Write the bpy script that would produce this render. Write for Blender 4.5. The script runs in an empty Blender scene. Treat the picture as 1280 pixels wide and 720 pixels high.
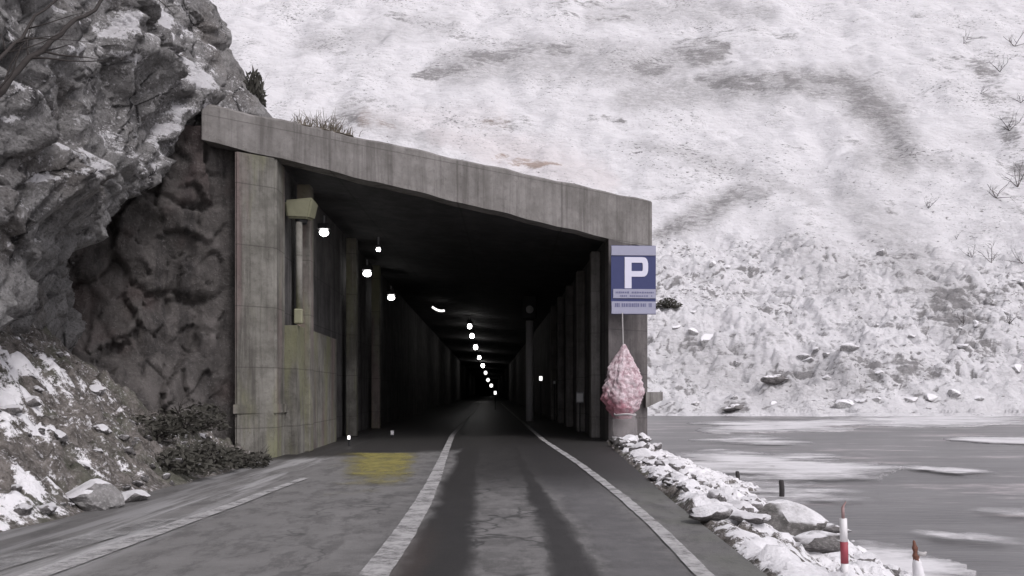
import bpy, bmesh, math, random
import numpy as np
from mathutils import Vector, Matrix, Euler

# ------------------------------------------------------------------ camera, sky, sun, exposure
S = bpy.context.scene
COL = S.collection
F, CX, HY, CH = 1108.0, 640.0, 490.0, 1.5      # focal length and horizon row in photo pixels, eye height in metres
cam_d = bpy.data.cameras.new('camera')
cam = bpy.data.objects.new('camera', cam_d); COL.objects.link(cam)
cam.location = (0, 0, CH); cam.rotation_euler = (math.radians(90), 0, 0)
cam_d.sensor_width = 36.0; cam_d.lens = 36.0 * F / 1280.0
cam_d.shift_y = (HY - 360.0) / 1280.0
cam_d.clip_start = 0.1; cam_d.clip_end = 3000
S.camera = cam

w = bpy.data.worlds.new('World'); S.world = w; w.use_nodes = True
nt = w.node_tree
bg = nt.nodes['Background']
sky = nt.nodes.new('ShaderNodeTexSky'); sky.sky_type = 'NISHITA'; sky.sun_disc = False
SUN_EL, SUN_AZ = 50.0, 140.0                      # azimuth measured from +Y clockwise: high, behind the camera to the right
sky.sun_elevation = math.radians(SUN_EL); sky.sun_rotation = math.radians(SUN_AZ)
sky.dust_density = 3.0; sky.air_density = 1.2
hs = nt.nodes.new('ShaderNodeHueSaturation'); hs.inputs['Saturation'].default_value = 0.12
tint = nt.nodes.new('ShaderNodeMix'); tint.data_type = 'RGBA'; tint.blend_type = 'MULTIPLY'
tint.inputs['Factor'].default_value = 1.0; tint.inputs['B'].default_value = (1.0, 0.972, 1.035, 1)
nt.links.new(sky.outputs[0], hs.inputs['Color']); nt.links.new(hs.outputs[0], tint.inputs['A'])
nt.links.new(tint.outputs['Result'], bg.inputs['Color'])
bg.inputs['Strength'].default_value = 0.12
sun_d = bpy.data.lights.new('sun', 'SUN'); sun_d.energy = 0.9; sun_d.angle = math.radians(14); sun_d.color = (1, 0.965, 0.965)
sun = bpy.data.objects.new('sun', sun_d); COL.objects.link(sun)
_a, _e = math.radians(SUN_AZ), math.radians(SUN_EL)
sdir = Vector((math.sin(_a) * math.cos(_e), math.cos(_a) * math.cos(_e), math.sin(_e)))
sun.rotation_euler = sdir.to_track_quat('Z', 'Y').to_euler()
S.view_settings.view_transform = 'Standard'; S.view_settings.look = 'None'
S.view_settings.gamma = 1.0; S.view_settings.use_curve_mapping = False
S.view_settings.exposure = 0.36
S.render.engine = 'CYCLES'
S.cycles.use_denoising = True
S.cycles.max_bounces = 8; S.cycles.diffuse_bounces = 5; S.cycles.glossy_bounces = 3
S.cycles.filter_width = 1.5
S.cycles.sample_clamp_indirect = 5.0

random.seed(7); rng = np.random.default_rng(7)

# ------------------------------------------------------------------ noise
_perm = np.random.default_rng(3).permutation(256); _perm = np.concatenate([_perm, _perm, _perm])
_grad = np.random.default_rng(4).normal(size=(256, 3)); _grad /= np.linalg.norm(_grad, axis=1)[:, None]

def perlin(x, y, z):
    x, y, z = np.broadcast_arrays(np.asarray(x, float), np.asarray(y, float), np.asarray(z, float))
    xi, yi, zi = np.floor(x).astype(int), np.floor(y).astype(int), np.floor(z).astype(int)
    xf, yf, zf = x - xi, y - yi, z - zi
    xi &= 255; yi &= 255; zi &= 255
    u, v, ww = [t * t * t * (t * (t * 6 - 15) + 10) for t in (xf, yf, zf)]
    def g(a, b, c):
        h = _perm[_perm[_perm[(xi + a) & 255] + ((yi + b) & 255)] + ((zi + c) & 255)]
        gr = _grad[h]
        return gr[..., 0] * (xf - a) + gr[..., 1] * (yf - b) + gr[..., 2] * (zf - c)
    def l(a, b, t): return a + (b - a) * t
    x00 = l(g(0, 0, 0), g(1, 0, 0), u); x10 = l(g(0, 1, 0), g(1, 1, 0), u)
    x01 = l(g(0, 0, 1), g(1, 0, 1), u); x11 = l(g(0, 1, 1), g(1, 1, 1), u)
    return l(l(x00, x10, v), l(x01, x11, v), ww) * 1.6

def fbm(x, y, z, o=4, gain=0.5):
    s, a, n = 0, 1.0, 0
    for i in range(o):
        s = s + a * perlin(x * 2 ** i + 17.3 * i, y * 2 ** i + 5.1 * i, z * 2 ** i + 9.7 * i); n += a; a *= gain
    return s / n

def ridged(x, y, z, o=4):
    s, a, n = 0, 1.0, 0
    for i in range(o):
        s = s + a * (1 - np.abs(perlin(x * 2 ** i + 7.9 * i, y * 2 ** i + 31.1 * i, z * 2 ** i)) * 2); n += a; a *= 0.5
    return s / n

def worley(a, b, seed):
    """fractured blocks: a random step and tilt for the nearest cell, and the distance to the next one"""
    ai, bi = np.floor(a).astype(int), np.floor(b).astype(int)
    best = np.full(a.shape, 9.0); sec = np.full(a.shape, 9.0); val = np.zeros(a.shape)
    for i in (-1, 0, 1):
        for j in (-1, 0, 1):
            h = _perm[(_perm[(ai + i) & 255] + ((bi + j) & 255) + seed) & 255]
            ca_, cb_ = ai + i + _perm[h] / 255.0, bi + j + _perm[(h + 77) & 255] / 255.0
            d = np.hypot(a - ca_, b - cb_)
            v = (_perm[(h + 31) & 255] / 127.5 - 1) + (_perm[(h + 131) & 255] / 127.5 - 1) * (a - ca_) * 1.3 + (_perm[(h + 191) & 255] / 127.5 - 1) * (b - cb_) * 1.3
            nb = d < best
            sec = np.where(nb, best, np.minimum(sec, d)); val = np.where(nb, v, val); best = np.where(nb, d, best)
    return val, sec - best

def blur(a, n):
    for ax, m in ((0, n), (1, n)):
        k_ = np.ones(2 * m + 1) / (2 * m + 1)
        a = np.apply_along_axis(lambda v: np.convolve(np.pad(v, m, mode='edge'), k_, 'valid'), ax, a)
    return a

def poly_mask(PXq, PYq, pts, wid, wobx=0.0, woby=0.0):
    best = np.zeros_like(PXq)
    for (a, b, wa, wb) in zip(pts, pts[1:], wid, wid[1:]):
        dx, dy = b[0] - a[0], b[1] - a[1]; L = dx * dx + dy * dy + 1e-6
        s = np.clip(((PXq + wobx - a[0]) * dx + (PYq + woby - a[1]) * dy) / L, 0, 1)
        d = np.hypot(PXq + wobx - a[0] - s * dx, PYq + woby - a[1] - s * dy)
        best = np.maximum(best, sstep(1.3, 0.3, d / (wa + (wb - wa) * s)))
    return best

def sstep(a, b, x):
    t = np.clip((x - a) / (b - a), 0, 1); return t * t * (3 - 2 * t)

# ------------------------------------------------------------------ helpers
def at(px, py, D):            # the point at distance D seen at a photo pixel
    return Vector(((px - CX) * D / F, D, CH - (py - HY) * D / F))

def cline(y): return -1.0 - 0.027 * y     # the road's painted middle line

def link(name, me, mat, parent=None):
    o = bpy.data.objects.new(name, me); COL.objects.link(o)
    if mat is not None and not me.materials:
        me.materials.append(mat)
    if parent is not None: o.parent = parent
    return o

def tag(o, label=None, cat=None, group=None, kind=None):
    if label: o['label'] = label
    if cat: o['category'] = cat
    if group: o['group'] = group
    if kind: o['kind'] = kind
    return o

def empty(name, loc, rz=0.0, scale=1.0):
    o = bpy.data.objects.new(name, None); COL.objects.link(o)
    o.location = loc; o.rotation_euler = (0, 0, rz); o.scale = (scale,) * 3; o.empty_display_size = 0.2
    return o

def copy_tree(o, loc, rot=None, scale=None):
    c = o.copy(); COL.objects.link(c); c.location = loc
    if rot is not None: c.rotation_euler = rot
    if scale is not None: c.scale = scale
    for ch in o.children:
        d = ch.copy(); COL.objects.link(d); d.parent = c
        for g in ch.children:
            e = g.copy(); COL.objects.link(e); e.parent = d
    return c

def bm_mesh(name, bm, smooth=False):
    me = bpy.data.meshes.new(name); bm.normal_update(); bm.to_mesh(me); bm.free()
    if smooth: me.polygons.foreach_set('use_smooth', [True] * len(me.polygons))
    return me

def grid(name, P, mat, attrs=None, smooth=True, parent=None, flip=False, drop=None):
    nr, nc = P.shape[:2]
    me = bpy.data.meshes.new(name)
    idx = np.arange(nr * nc).reshape(nr, nc)
    q = np.stack([idx[:-1, :-1], idx[:-1, 1:], idx[1:, 1:], idx[1:, :-1]], -1).reshape(-1, 4)
    if drop is not None: q = q[~drop.reshape(-1)[q].any(axis=1)]
    if flip: q = q[:, ::-1]
    n = len(q)
    me.vertices.add(nr * nc); me.vertices.foreach_set('co', P.reshape(-1).astype(np.float32))
    me.loops.add(n * 4); me.loops.foreach_set('vertex_index', q.reshape(-1).astype(np.int32))
    me.polygons.add(n); me.polygons.foreach_set('loop_start', np.arange(0, n * 4, 4, dtype=np.int32))
    me.polygons.foreach_set('use_smooth', np.full(n, smooth))
    me.update(calc_edges=True)
    for k, v in (attrs or {}).items():
        a = me.attributes.new(k, 'FLOAT', 'POINT'); a.data.foreach_set('value', v.reshape(-1).astype(np.float32))
    return link(name, me, mat, parent)

def add_box(bm, c, s, rz=0.0, M=None, bevel=0.0):
    m = Matrix.Translation(c) @ Matrix.Rotation(rz, 4, 'Z') @ Matrix.Diagonal((*s, 1))
    if M is not None: m = M @ m
    r = bmesh.ops.create_cube(bm, size=1, matrix=m)
    if bevel:
        es = {e for v in r['verts'] for e in v.link_edges}
        bmesh.ops.bevel(bm, geom=list(es), offset=bevel, segments=2, affect='EDGES', profile=0.5)

def add_prism(bm, pts, z0, z1):
    """pts: plan polygon (counter-clockwise); z0, z1: number or one per point"""
    n = len(pts)
    zz0 = [z0] * n if not hasattr(z0, '__len__') else z0
    zz1 = [z1] * n if not hasattr(z1, '__len__') else z1
    lo = [bm.verts.new((p[0], p[1], a)) for p, a in zip(pts, zz0)]
    hi = [bm.verts.new((p[0], p[1], a)) for p, a in zip(pts, zz1)]
    bm.faces.new(lo[::-1]); bm.faces.new(hi)
    for i in range(n):
        j = (i + 1) % n
        bm.faces.new((lo[i], lo[j], hi[j], hi[i]))

def add_tube(bm, pts, rad, n=8, cap=True):
    rings = []
    pts = [Vector(p) for p in pts]
    rad = rad if hasattr(rad, '__len__') else [rad] * len(pts)
    for i, p in enumerate(pts):
        d = (pts[min(i + 1, len(pts) - 1)] - pts[max(i - 1, 0)]).normalized()
        a = d.cross(Vector((0.31, 0.9, 0.2))).normalized(); b = d.cross(a)
        rings.append([bm.verts.new(p + (a * math.cos(2 * math.pi * k / n) + b * math.sin(2 * math.pi * k / n)) * rad[i]) for k in range(n)])
    for r0, r1 in zip(rings, rings[1:]):
        for k in range(n):
            bm.faces.new((r0[k], r0[(k + 1) % n], r1[(k + 1) % n], r1[k]))
    if cap:
        bm.faces.new(rings[0][::-1]); bm.faces.new(rings[-1])

# ------------------------------------------------------------------ materials
class NT:
    def __init__(s, name):
        s.m = bpy.data.materials.new(name); s.m.use_nodes = True
        s.t = s.m.node_tree; s.b = s.t.nodes['Principled BSDF']
    def n(s, typ, **kw):
        nd = s.t.nodes.new(typ)
        for k, v in kw.items(): setattr(nd, k, v)
        return nd
    def set(s, sock, v):
        if isinstance(v, bpy.types.NodeSocket): s.t.links.new(v, sock)
        elif isinstance(v, tuple) and len(v) == 3 and sock.type == 'RGBA': sock.default_value = (*v, 1)
        else: sock.default_value = v
    def pos(s): return s.n('ShaderNodeNewGeometry').outputs['Position']
    def obj(s): return s.n('ShaderNodeTexCoord').outputs['Object']
    def nrm_z(s):
        x = s.n('ShaderNodeSeparateXYZ'); s.set(x.inputs[0], s.n('ShaderNodeNewGeometry').outputs['Normal']); return x.outputs['Z']
    def map(s, v, scale=(1, 1, 1), rot=(0, 0, 0), loc=(0, 0, 0)):
        m = s.n('ShaderNodeMapping'); s.set(m.inputs['Vector'], v)
        m.inputs['Scale'].default_value = scale; m.inputs['Rotation'].default_value = rot; m.inputs['Location'].default_value = loc
        return m.outputs[0]
    def noise(s, v, scale, detail=4, rough=0.55, dist=0.0):
        m = s.n('ShaderNodeTexNoise'); s.set(m.inputs['Vector'], v)
        m.inputs['Scale'].default_value = scale; m.inputs['Detail'].default_value = detail
        m.inputs['Roughness'].default_value = rough; m.inputs['Distortion'].default_value = dist
        return m.outputs['Fac']
    def voro(s, v, scale, feature='F1', rnd=1.0):
        m = s.n('ShaderNodeTexVoronoi', feature=feature); s.set(m.inputs['Vector'], v); m.inputs['Scale'].default_value = scale
        m.inputs['Randomness'].default_value = rnd
        return m.outputs['Distance']
    def ramp(s, v, a, b):     # smooth 0..1 between a and b
        m = s.n('ShaderNodeMapRange', interpolation_type='SMOOTHSTEP'); s.set(m.inputs['Value'], v)
        m.inputs['From Min'].default_value = a; m.inputs['From Max'].default_value = b
        return m.outputs[0]
    def math(s, op, a, b=0.0):
        m = s.n('ShaderNodeMath', operation=op); s.set(m.inputs[0], a); s.set(m.inputs[1], b); return m.outputs[0]
    def mix(s, f, a, b):
        m = s.n('ShaderNodeMix', data_type='RGBA'); s.set(m.inputs['Factor'], f); s.set(m.inputs['A'], a); s.set(m.inputs['B'], b)
        return m.outputs['Result']
    def attr(s, name):
        a = s.n('ShaderNodeAttribute', attribute_name=name); return a.outputs['Fac']
    def bump(s, h, strength=0.5, dist=0.05, prev=None):
        m = s.n('ShaderNodeBump'); s.set(m.inputs['Height'], h); m.inputs['Strength'].default_value = strength; m.inputs['Distance'].default_value = dist
        if prev is not None: s.set(m.inputs['Normal'], prev)
        s.set(s.b.inputs['Normal'], m.outputs[0]); return m.outputs[0]
    def out(s, col, rough=0.85, spec=0.3, metal=0.0):
        s.set(s.b.inputs['Base Color'], col); s.set(s.b.inputs['Roughness'], rough)
        s.set(s.b.inputs['Specular IOR Level'], spec); s.b.inputs['Metallic'].default_value = metal
        return s.m

SNOW = (0.80, 0.785, 0.80)

def m_hill():
    k = NT('hill_snow_and_rock'); p = k.pos()
    st = k.map(p, scale=(0.4, 0.5, 1.3), rot=(0, math.radians(8), 0))
    n1 = k.noise(st, 0.9, 9, 0.72); n2 = k.noise(k.map(p, scale=(0.7, 0.8, 1.2)), 2.6, 5, 0.7)
    f = k.math('ADD', k.attr('rock'), k.math('MULTIPLY', k.math('SUBTRACT', n1, 0.5), 1.5))  # bare rock, plus shade painted into the lower hollows
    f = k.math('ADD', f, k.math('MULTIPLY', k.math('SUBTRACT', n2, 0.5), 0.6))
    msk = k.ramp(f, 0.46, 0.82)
    fine = k.noise(p, 1.6, 6, 0.75)
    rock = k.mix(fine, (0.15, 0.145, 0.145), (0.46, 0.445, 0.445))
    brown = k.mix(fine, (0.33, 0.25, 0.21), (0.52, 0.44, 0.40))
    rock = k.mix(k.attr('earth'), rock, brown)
    sn = k.mix(k.noise(p, 0.05, 3), (0.74, 0.725, 0.735), (0.83, 0.815, 0.83))
    sn = k.mix(k.math('MULTIPLY', k.attr('earth'), 0.4), sn, (0.68, 0.61, 0.60))
    dust = k.ramp(k.noise(st, 0.35, 5, 0.7), 0.35, 0.7)
    sn = k.mix(k.math('MULTIPLY', dust, 0.24), sn, (0.46, 0.445, 0.45))
    mott = k.ramp(k.noise(k.map(p, scale=(0.5, 0.7, 1.2)), 1.1, 9, 0.78), 0.34, 0.66)
    sn = k.mix(k.math('MULTIPLY', k.attr('dirt'), k.math('ADD', 0.35, k.math('MULTIPLY', mott, 0.65))), sn, (0.34, 0.33, 0.33))
    fl = k.noise(k.map(p, scale=(0.55, 0.8, 1.3), loc=(7, 3, 2)), 1.5, 6, 0.68)
    fz = k.math('ADD', fl, k.math('MULTIPLY', k.math('SUBTRACT', k.noise(p, 0.045, 3), 0.5), 0.35))
    fleck = k.ramp(fz, 0.615, 0.66)
    sn = k.mix(k.math('MULTIPLY', fleck, 0.85), sn, (0.16, 0.152, 0.15))
    b_ = k.bump(k.noise(p, 1.2, 8, 0.75), 0.9, 0.6); k.bump(k.noise(k.map(p, scale=(0.6, 0.8, 1.3)), 0.5, 5, 0.6), 0.7, 1.2, b_)
    return k.out(k.mix(msk, sn, rock), 0.9, 0.1)

def m_cliff():
    k = NT('cliff_rock'); p = k.pos()
    st = k.map(p, scale=(1, 1, 1), rot=(math.radians(-42), 0, 0))
    st2 = k.map(st, scale=(1, 0.35, 1.6))
    n1 = k.noise(st2, 1.3, 8, 0.65); n2 = k.noise(p, 6, 8, 0.8); n3 = k.noise(p, 22, 5, 0.75)
    rock = k.mix(k.ramp(n1, 0.3, 0.7), (0.14, 0.134, 0.132), (0.39, 0.38, 0.372))
    rock = k.mix(k.math('MULTIPLY', k.ramp(n2, 0.35, 0.7), 0.55), rock, (0.33, 0.32, 0.315))
    rock = k.mix(k.math('MULTIPLY', k.ramp(k.noise(p, 0.5, 4), 0.5, 0.7), 0.5), rock, (0.19, 0.165, 0.145))
    rock = k.mix(k.math('MULTIPLY', k.ramp(n3, 0.52, 0.66), 0.5), rock, (0.42, 0.41, 0.405))
    rock = k.mix(k.math('MULTIPLY', k.ramp(n3, 0.47, 0.36), 0.6), rock, (0.045, 0.043, 0.043))
    crack = k.ramp(k.voro(k.map(st, scale=(0.6, 0.28, 1.0)), 1.4, 'DISTANCE_TO_EDGE'), 0.035, 0.0)
    rock = k.mix(k.math('MULTIPLY', crack, k.ramp(k.noise(p, 0.9, 3), 0.45, 0.6)), rock, (0.035, 0.033, 0.033))
    f = k.math('ADD', k.attr('snow'), k.math('MULTIPLY', k.math('SUBTRACT', k.noise(p, 4.0, 8, 0.8), 0.5), 1.9))
    msk = k.ramp(f, 0.48, 0.60)
    b = k.bump(n2, 1.0, 0.10); b = k.bump(n3, 0.8, 0.04, b); k.bump(n1, 0.9, 0.2, b)
    frost = k.math('MULTIPLY', k.ramp(k.noise(p, 11, 5, 0.7), 0.57, 0.64), k.ramp(k.math('ADD', k.noise(p, 0.9, 4), k.math('MULTIPLY', k.attr('snow'), 0.4)), 0.48, 0.68))
    rock = k.mix(k.math('MULTIPLY', frost, 0.75), rock, SNOW)
    return k.out(k.mix(msk, rock, SNOW), 0.88, 0.2)

def m_slope():
    k = NT('rubble_earth'); p = k.pos()
    n2 = k.noise(p, 5, 7, 0.7)
    n3 = k.noise(p, 18, 5, 0.75)
    soil = k.mix(k.ramp(n2, 0.3, 0.7), (0.055, 0.049, 0.043), (0.20, 0.18, 0.165))
    soil = k.mix(k.math('MULTIPLY', k.ramp(n3, 0.52, 0.66), 0.55), soil, (0.34, 0.33, 0.325))
    soil = k.mix(k.math('MULTIPLY', k.ramp(n3, 0.46, 0.36), 0.6), soil, (0.03, 0.028, 0.026))
    soil = k.mix(k.math('MULTIPLY', k.ramp(k.noise(p, 1.2, 4), 0.5, 0.65), 0.6), soil, (0.075, 0.08, 0.055))
    f = k.math('ADD', k.attr('snow'), k.math('MULTIPLY', k.math('SUBTRACT', k.noise(p, 4.5, 9, 0.8), 0.5), 1.6))
    b = k.bump(n2, 0.8, 0.08); k.bump(k.noise(p, 16, 3), 0.5, 0.03, b)
    frost = k.math('MULTIPLY', k.ramp(k.noise(p, 13, 5, 0.7), 0.55, 0.64), k.ramp(k.noise(p, 1.3, 4), 0.42, 0.62))
    soil = k.mix(k.math('MULTIPLY', frost, 0.75), soil, SNOW)
    return k.out(k.mix(k.ramp(f, 0.45, 0.6), soil, SNOW), 0.9, 0.2)

def m_rock(name, snow_lo, snow_hi, c0=(0.10, 0.095, 0.095), c1=(0.27, 0.255, 0.25)):
    k = NT(name); p = k.obj(); n = k.noise(p, 3.5, 7, 0.7)
    rock = k.mix(k.ramp(n, 0.3, 0.7), c0, c1)
    f = k.math('ADD', k.nrm_z(), k.math('MULTIPLY', k.math('SUBTRACT', k.noise(k.pos(), 2.5, 5, 0.65), 0.5), 0.6))
    rock = k.mix(k.math('MULTIPLY', k.ramp(k.noise(p, 14, 5, 0.75), 0.5, 0.66), 0.5), rock, tuple(x * 1.6 for x in c1))
    b = k.bump(n, 0.8, 0.08); k.bump(k.noise(p, 15, 5, 0.7), 0.6, 0.03, b)
    return k.out(k.mix(k.ramp(f, snow_lo, snow_hi), rock, SNOW), 0.9, 0.2)

def m_concrete(name, c0, c1, stain=(0.06, 0.055, 0.05), st=0.6, moss=0.0, pink=0.0):
    k = NT(name); p = k.pos()
    n = k.noise(p, 1.2, 6, 0.65)
    col = k.mix(k.ramp(n, 0.3, 0.7), c0, c1)
    v = k.map(p, scale=(2.2, 2.2, 0.12))
    s = k.ramp(k.noise(v, 1.6, 6, 0.7), 0.44, 0.68)
    col = k.mix(k.math('MULTIPLY', s, st), col, stain)
    if moss:
        col = k.mix(k.math('MULTIPLY', k.ramp(k.noise(k.map(p, scale=(1, 1, 0.25)), 1.1, 4), 0.45, 0.62), moss), col, (0.20, 0.20, 0.12))
    if pink:
        col = k.mix(k.math('MULTIPLY', k.ramp(k.noise(k.map(p, scale=(1.3, 1.3, 0.15)), 0.9, 3), 0.5, 0.65), pink), col, (0.22, 0.155, 0.15))
    sp = k.n('ShaderNodeSeparateXYZ'); k.set(sp.inputs[0], p)
    def joint(v, step): return k.ramp(k.math('ABSOLUTE', k.math('SUBTRACT', k.math('FRACT', k.math('DIVIDE', v, step)), 0.5)), 0.014, 0.004)
    jn = k.math('MAXIMUM', joint(sp.outputs['Z'], 1.37), joint(sp.outputs['X'], 2.9))
    drip = k.ramp(k.noise(k.map(p, scale=(5.0, 5.0, 0.22)), 1.4, 6, 0.7), 0.60, 0.74)
    col = k.mix(k.math('MULTIPLY', drip, 0.4), col, tuple(min(0.6, x * 1.7) for x in c1))
    col = k.mix(k.math('MULTIPLY', jn, 0.5), col, stain)
    g2 = k.noise(p, 7, 8, 0.8)
    col = k.mix(k.math('MULTIPLY', k.ramp(g2, 0.5, 0.66), 0.35), col, stain)
    b = k.bump(g2, 0.5, 0.04); k.bump(k.noise(p, 0.9, 5), 0.6, 0.12, b)
    return k.out(col, 0.85, 0.25)

def m_plain(name, c, rough=0.6, metal=0.0, var=0.25, scale=6.0, spec=0.4):
    k = NT(name); n = k.noise(k.obj(), scale, 5, 0.65)
    d = tuple(x * (1 - var) for x in c)
    k.bump(n, 0.15, 0.01)
    return k.out(k.mix(n, d, c), rough, spec, metal)

def m_emit(name, c, s):
    k = NT(name); k.b.inputs['Emission Color'].default_value = (*c, 1); k.b.inputs['Emission Strength'].default_value = s
    return k.out(k.mix(k.noise(k.obj(), 5), c, tuple(x * 0.9 for x in c)), 0.4)

def m_road():
    k = NT('wet_asphalt'); p = k.pos()
    sx = k.n('ShaderNodeSeparateXYZ'); k.set(sx.inputs[0], p)
    X, Y = sx.outputs['X'], sx.outputs['Y']
    u = k.math('ADD', X, k.math('ADD', k.math('MULTIPLY', Y, 0.027), 1.0))      # metres right of the middle line
    wob = k.math('MULTIPLY', k.math('SUBTRACT', k.noise(k.map(p, scale=(1, 0.35, 1)), 1.1, 8, 0.7), 0.5), 0.55)
    u2 = k.math('ADD', u, wob)
    def band(c, w, soft):
        d = k.math('ABSOLUTE', k.math('SUBTRACT', u2, c)); return k.ramp(d, w + soft, w - soft if w > soft else 0)
    n = k.noise(p, 2.2, 7, 0.7); grain = k.noise(p, 60, 3, 0.7)
    col = k.mix(k.ramp(n, 0.3, 0.72), (0.11, 0.107, 0.104), (0.20, 0.194, 0.19))
    col = k.mix(k.math('MULTIPLY', k.ramp(u, 0.0, -0.6), 0.5), col, (0.21, 0.204, 0.198))
    # smoother grey strip of the outer right lane
    spk = k.ramp(k.noise(p, 26, 3, 0.6), 0.70, 0.74)
    col = k.mix(k.math('MULTIPLY', spk, 0.5), col, (0.45, 0.44, 0.43))
    blot = k.noise(k.map(p, scale=(1, 0.4, 1)), 3.0, 7, 0.75)
    col = k.mix(k.math('MULTIPLY', k.ramp(blot, 0.48, 0.6), 0.6), col, (0.08, 0.077, 0.075))
    col = k.mix(k.math('MULTIPLY', k.ramp(grain, 0.5, 0.7), 0.35), col, (0.24, 0.235, 0.23))
    col = k.mix(k.math('MULTIPLY', band(2.35, 0.35, 0.15), 0.6), col, (0.105, 0.102, 0.105))
    # salt dried in the left verge
    salt = k.ramp(k.noise(k.map(p, scale=(2.2, 0.12, 1), rot=(0, 0, math.radians(-4))), 1.6, 6, 0.65), 0.44, 0.62)
    col = k.mix(k.math('MULTIPLY', k.math('MULTIPLY', salt, k.ramp(u, -2.2, -2.8)), 0.75), col, (0.42, 0.415, 0.415))
    col = k.mix(k.math('MULTIPLY', k.ramp(u, -3.0, -3.6), 0.45), col, (0.075, 0.072, 0.07))
    # green film on the right shoulder
    col = k.mix(k.math('MULTIPLY', k.math('MULTIPLY', k.ramp(u, 2.8, 3.1), k.ramp(k.noise(p, 1.1, 4), 0.42, 0.6)), 0.5), col, (0.115, 0.12, 0.10))
    # wet wheel tracks, and the drenched lane in front of the gallery
    tr = k.math('MAXIMUM', band(0.56, 0.30, 0.12), k.math('MULTIPLY', band(1.72, 0.17, 0.09), 0.95))
    tr = k.math('MAXIMUM', tr, k.math('MULTIPLY', band(2.06, 0.05, 0.08), 0.3))
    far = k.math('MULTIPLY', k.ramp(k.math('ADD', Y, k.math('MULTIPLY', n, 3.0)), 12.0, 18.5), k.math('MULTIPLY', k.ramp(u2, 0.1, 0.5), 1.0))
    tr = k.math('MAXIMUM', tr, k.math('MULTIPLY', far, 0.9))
    inside = k.ramp(k.math('SUBTRACT', Y, k.math('MULTIPLY', X, 0.8)), 22.5, 25.0)  # road colour darkened from the portal line inward
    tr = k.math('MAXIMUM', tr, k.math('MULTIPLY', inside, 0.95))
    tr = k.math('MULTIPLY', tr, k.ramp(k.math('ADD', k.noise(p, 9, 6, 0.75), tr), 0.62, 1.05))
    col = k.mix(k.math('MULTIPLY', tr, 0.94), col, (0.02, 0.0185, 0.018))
    brown = k.math('MULTIPLY', band(0.30, 0.16, 0.1), k.ramp(Y, 11, 8))
    col = k.mix(k.math('MULTIPLY', brown, 0.35), col, (0.07, 0.05, 0.042))
    # cracks between the tracks
    wv = k.map(p, scale=(1, 0.55, 1))
    wn = k.n('ShaderNodeVectorMath', operation='ADD'); k.set(wn.inputs[0], wv)
    nn = k.n('ShaderNodeTexNoise'); k.set(nn.inputs['Vector'], p); nn.inputs['Scale'].default_value = 2.0
    sc = k.n('ShaderNodeVectorMath', operation='SCALE'); k.set(sc.inputs[0], nn.outputs['Color']); sc.inputs['Scale'].default_value = 0.9
    k.set(wn.inputs[1], sc.outputs[0])
    cr = k.ramp(k.voro(wn.outputs[0], 1.25, 'DISTANCE_TO_EDGE'), 0.05, 0.008)
    cm = k.math('MULTIPLY', k.ramp(k.noise(p, 0.7, 2), 0.42, 0.5), k.math('ADD', band(1.12, 0.5, 0.1), k.math('MULTIPLY', band(-0.8, 0.6, 0.2), 0.6)))
    col = k.mix(k.math('MULTIPLY', k.math('MULTIPLY', cr, cm), 0.6), col, (0.02, 0.02, 0.02))
    # the resurfaced patch's straight seam
    rough = k.math('SUBTRACT', 0.72, k.math('MULTIPLY', tr, 0.22))
    b = k.bump(grain, 0.5, 0.012); b = k.bump(k.noise(p, 14, 6, 0.75), 0.4, 0.015, b); k.bump(n, 0.3, 0.02, b)
    return k.out(col, rough, 0.28)

def m_paint(name, c, wear, scale=3.0, soft=0.16):
    k = NT(name); p = k.pos()
    f = k.ramp(k.math('ADD', k.noise(p, scale, 7, 0.75), k.math('MULTIPLY', k.noise(p, 25, 3), 0.25)), wear, wear + soft)
    k.set(k.b.inputs['Alpha'], k.math('MAXIMUM', f, 0.0))
    k.bump(k.noise(p, 40, 3), 0.2, 0.005)
    return k.out(k.mix(k.noise(p, 8, 4), tuple(x * 0.75 for x in c), c), 0.7, 0.3)

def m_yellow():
    k = NT('yellow_patch'); p = k.pos()
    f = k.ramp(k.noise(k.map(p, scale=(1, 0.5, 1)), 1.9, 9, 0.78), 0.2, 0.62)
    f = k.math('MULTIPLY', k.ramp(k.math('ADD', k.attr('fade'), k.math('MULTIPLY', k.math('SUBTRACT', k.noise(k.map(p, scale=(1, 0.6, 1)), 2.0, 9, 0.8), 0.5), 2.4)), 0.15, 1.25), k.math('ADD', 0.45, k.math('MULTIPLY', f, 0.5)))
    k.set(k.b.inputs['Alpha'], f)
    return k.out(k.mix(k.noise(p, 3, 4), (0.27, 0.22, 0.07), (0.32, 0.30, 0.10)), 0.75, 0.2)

def m_water():
    k = NT('grey_lake_water'); p = k.pos()
    st = k.map(p, scale=(0.16, 0.5, 1)); n = k.noise(st, 0.9, 9, 0.75)
    st2 = k.map(p, scale=(0.09, 0.26, 1), rot=(0, 0, math.radians(-6)))
    slush = k.ramp(k.noise(st2, 1.1, 9, 0.76), 0.52, 0.66)
    col = k.mix(k.ramp(n, 0.35, 0.7), (0.075, 0.073, 0.075), (0.15, 0.146, 0.148))
    col = k.mix(k.math('MULTIPLY', slush, 0.75), col, (0.58, 0.51, 0.52))
    k.bump(k.noise(k.map(p, scale=(0.6, 2.2, 1)), 1.6, 5, 0.6), 0.5, 0.06)
    return k.out(col, 0.3, 0.3)

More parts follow.
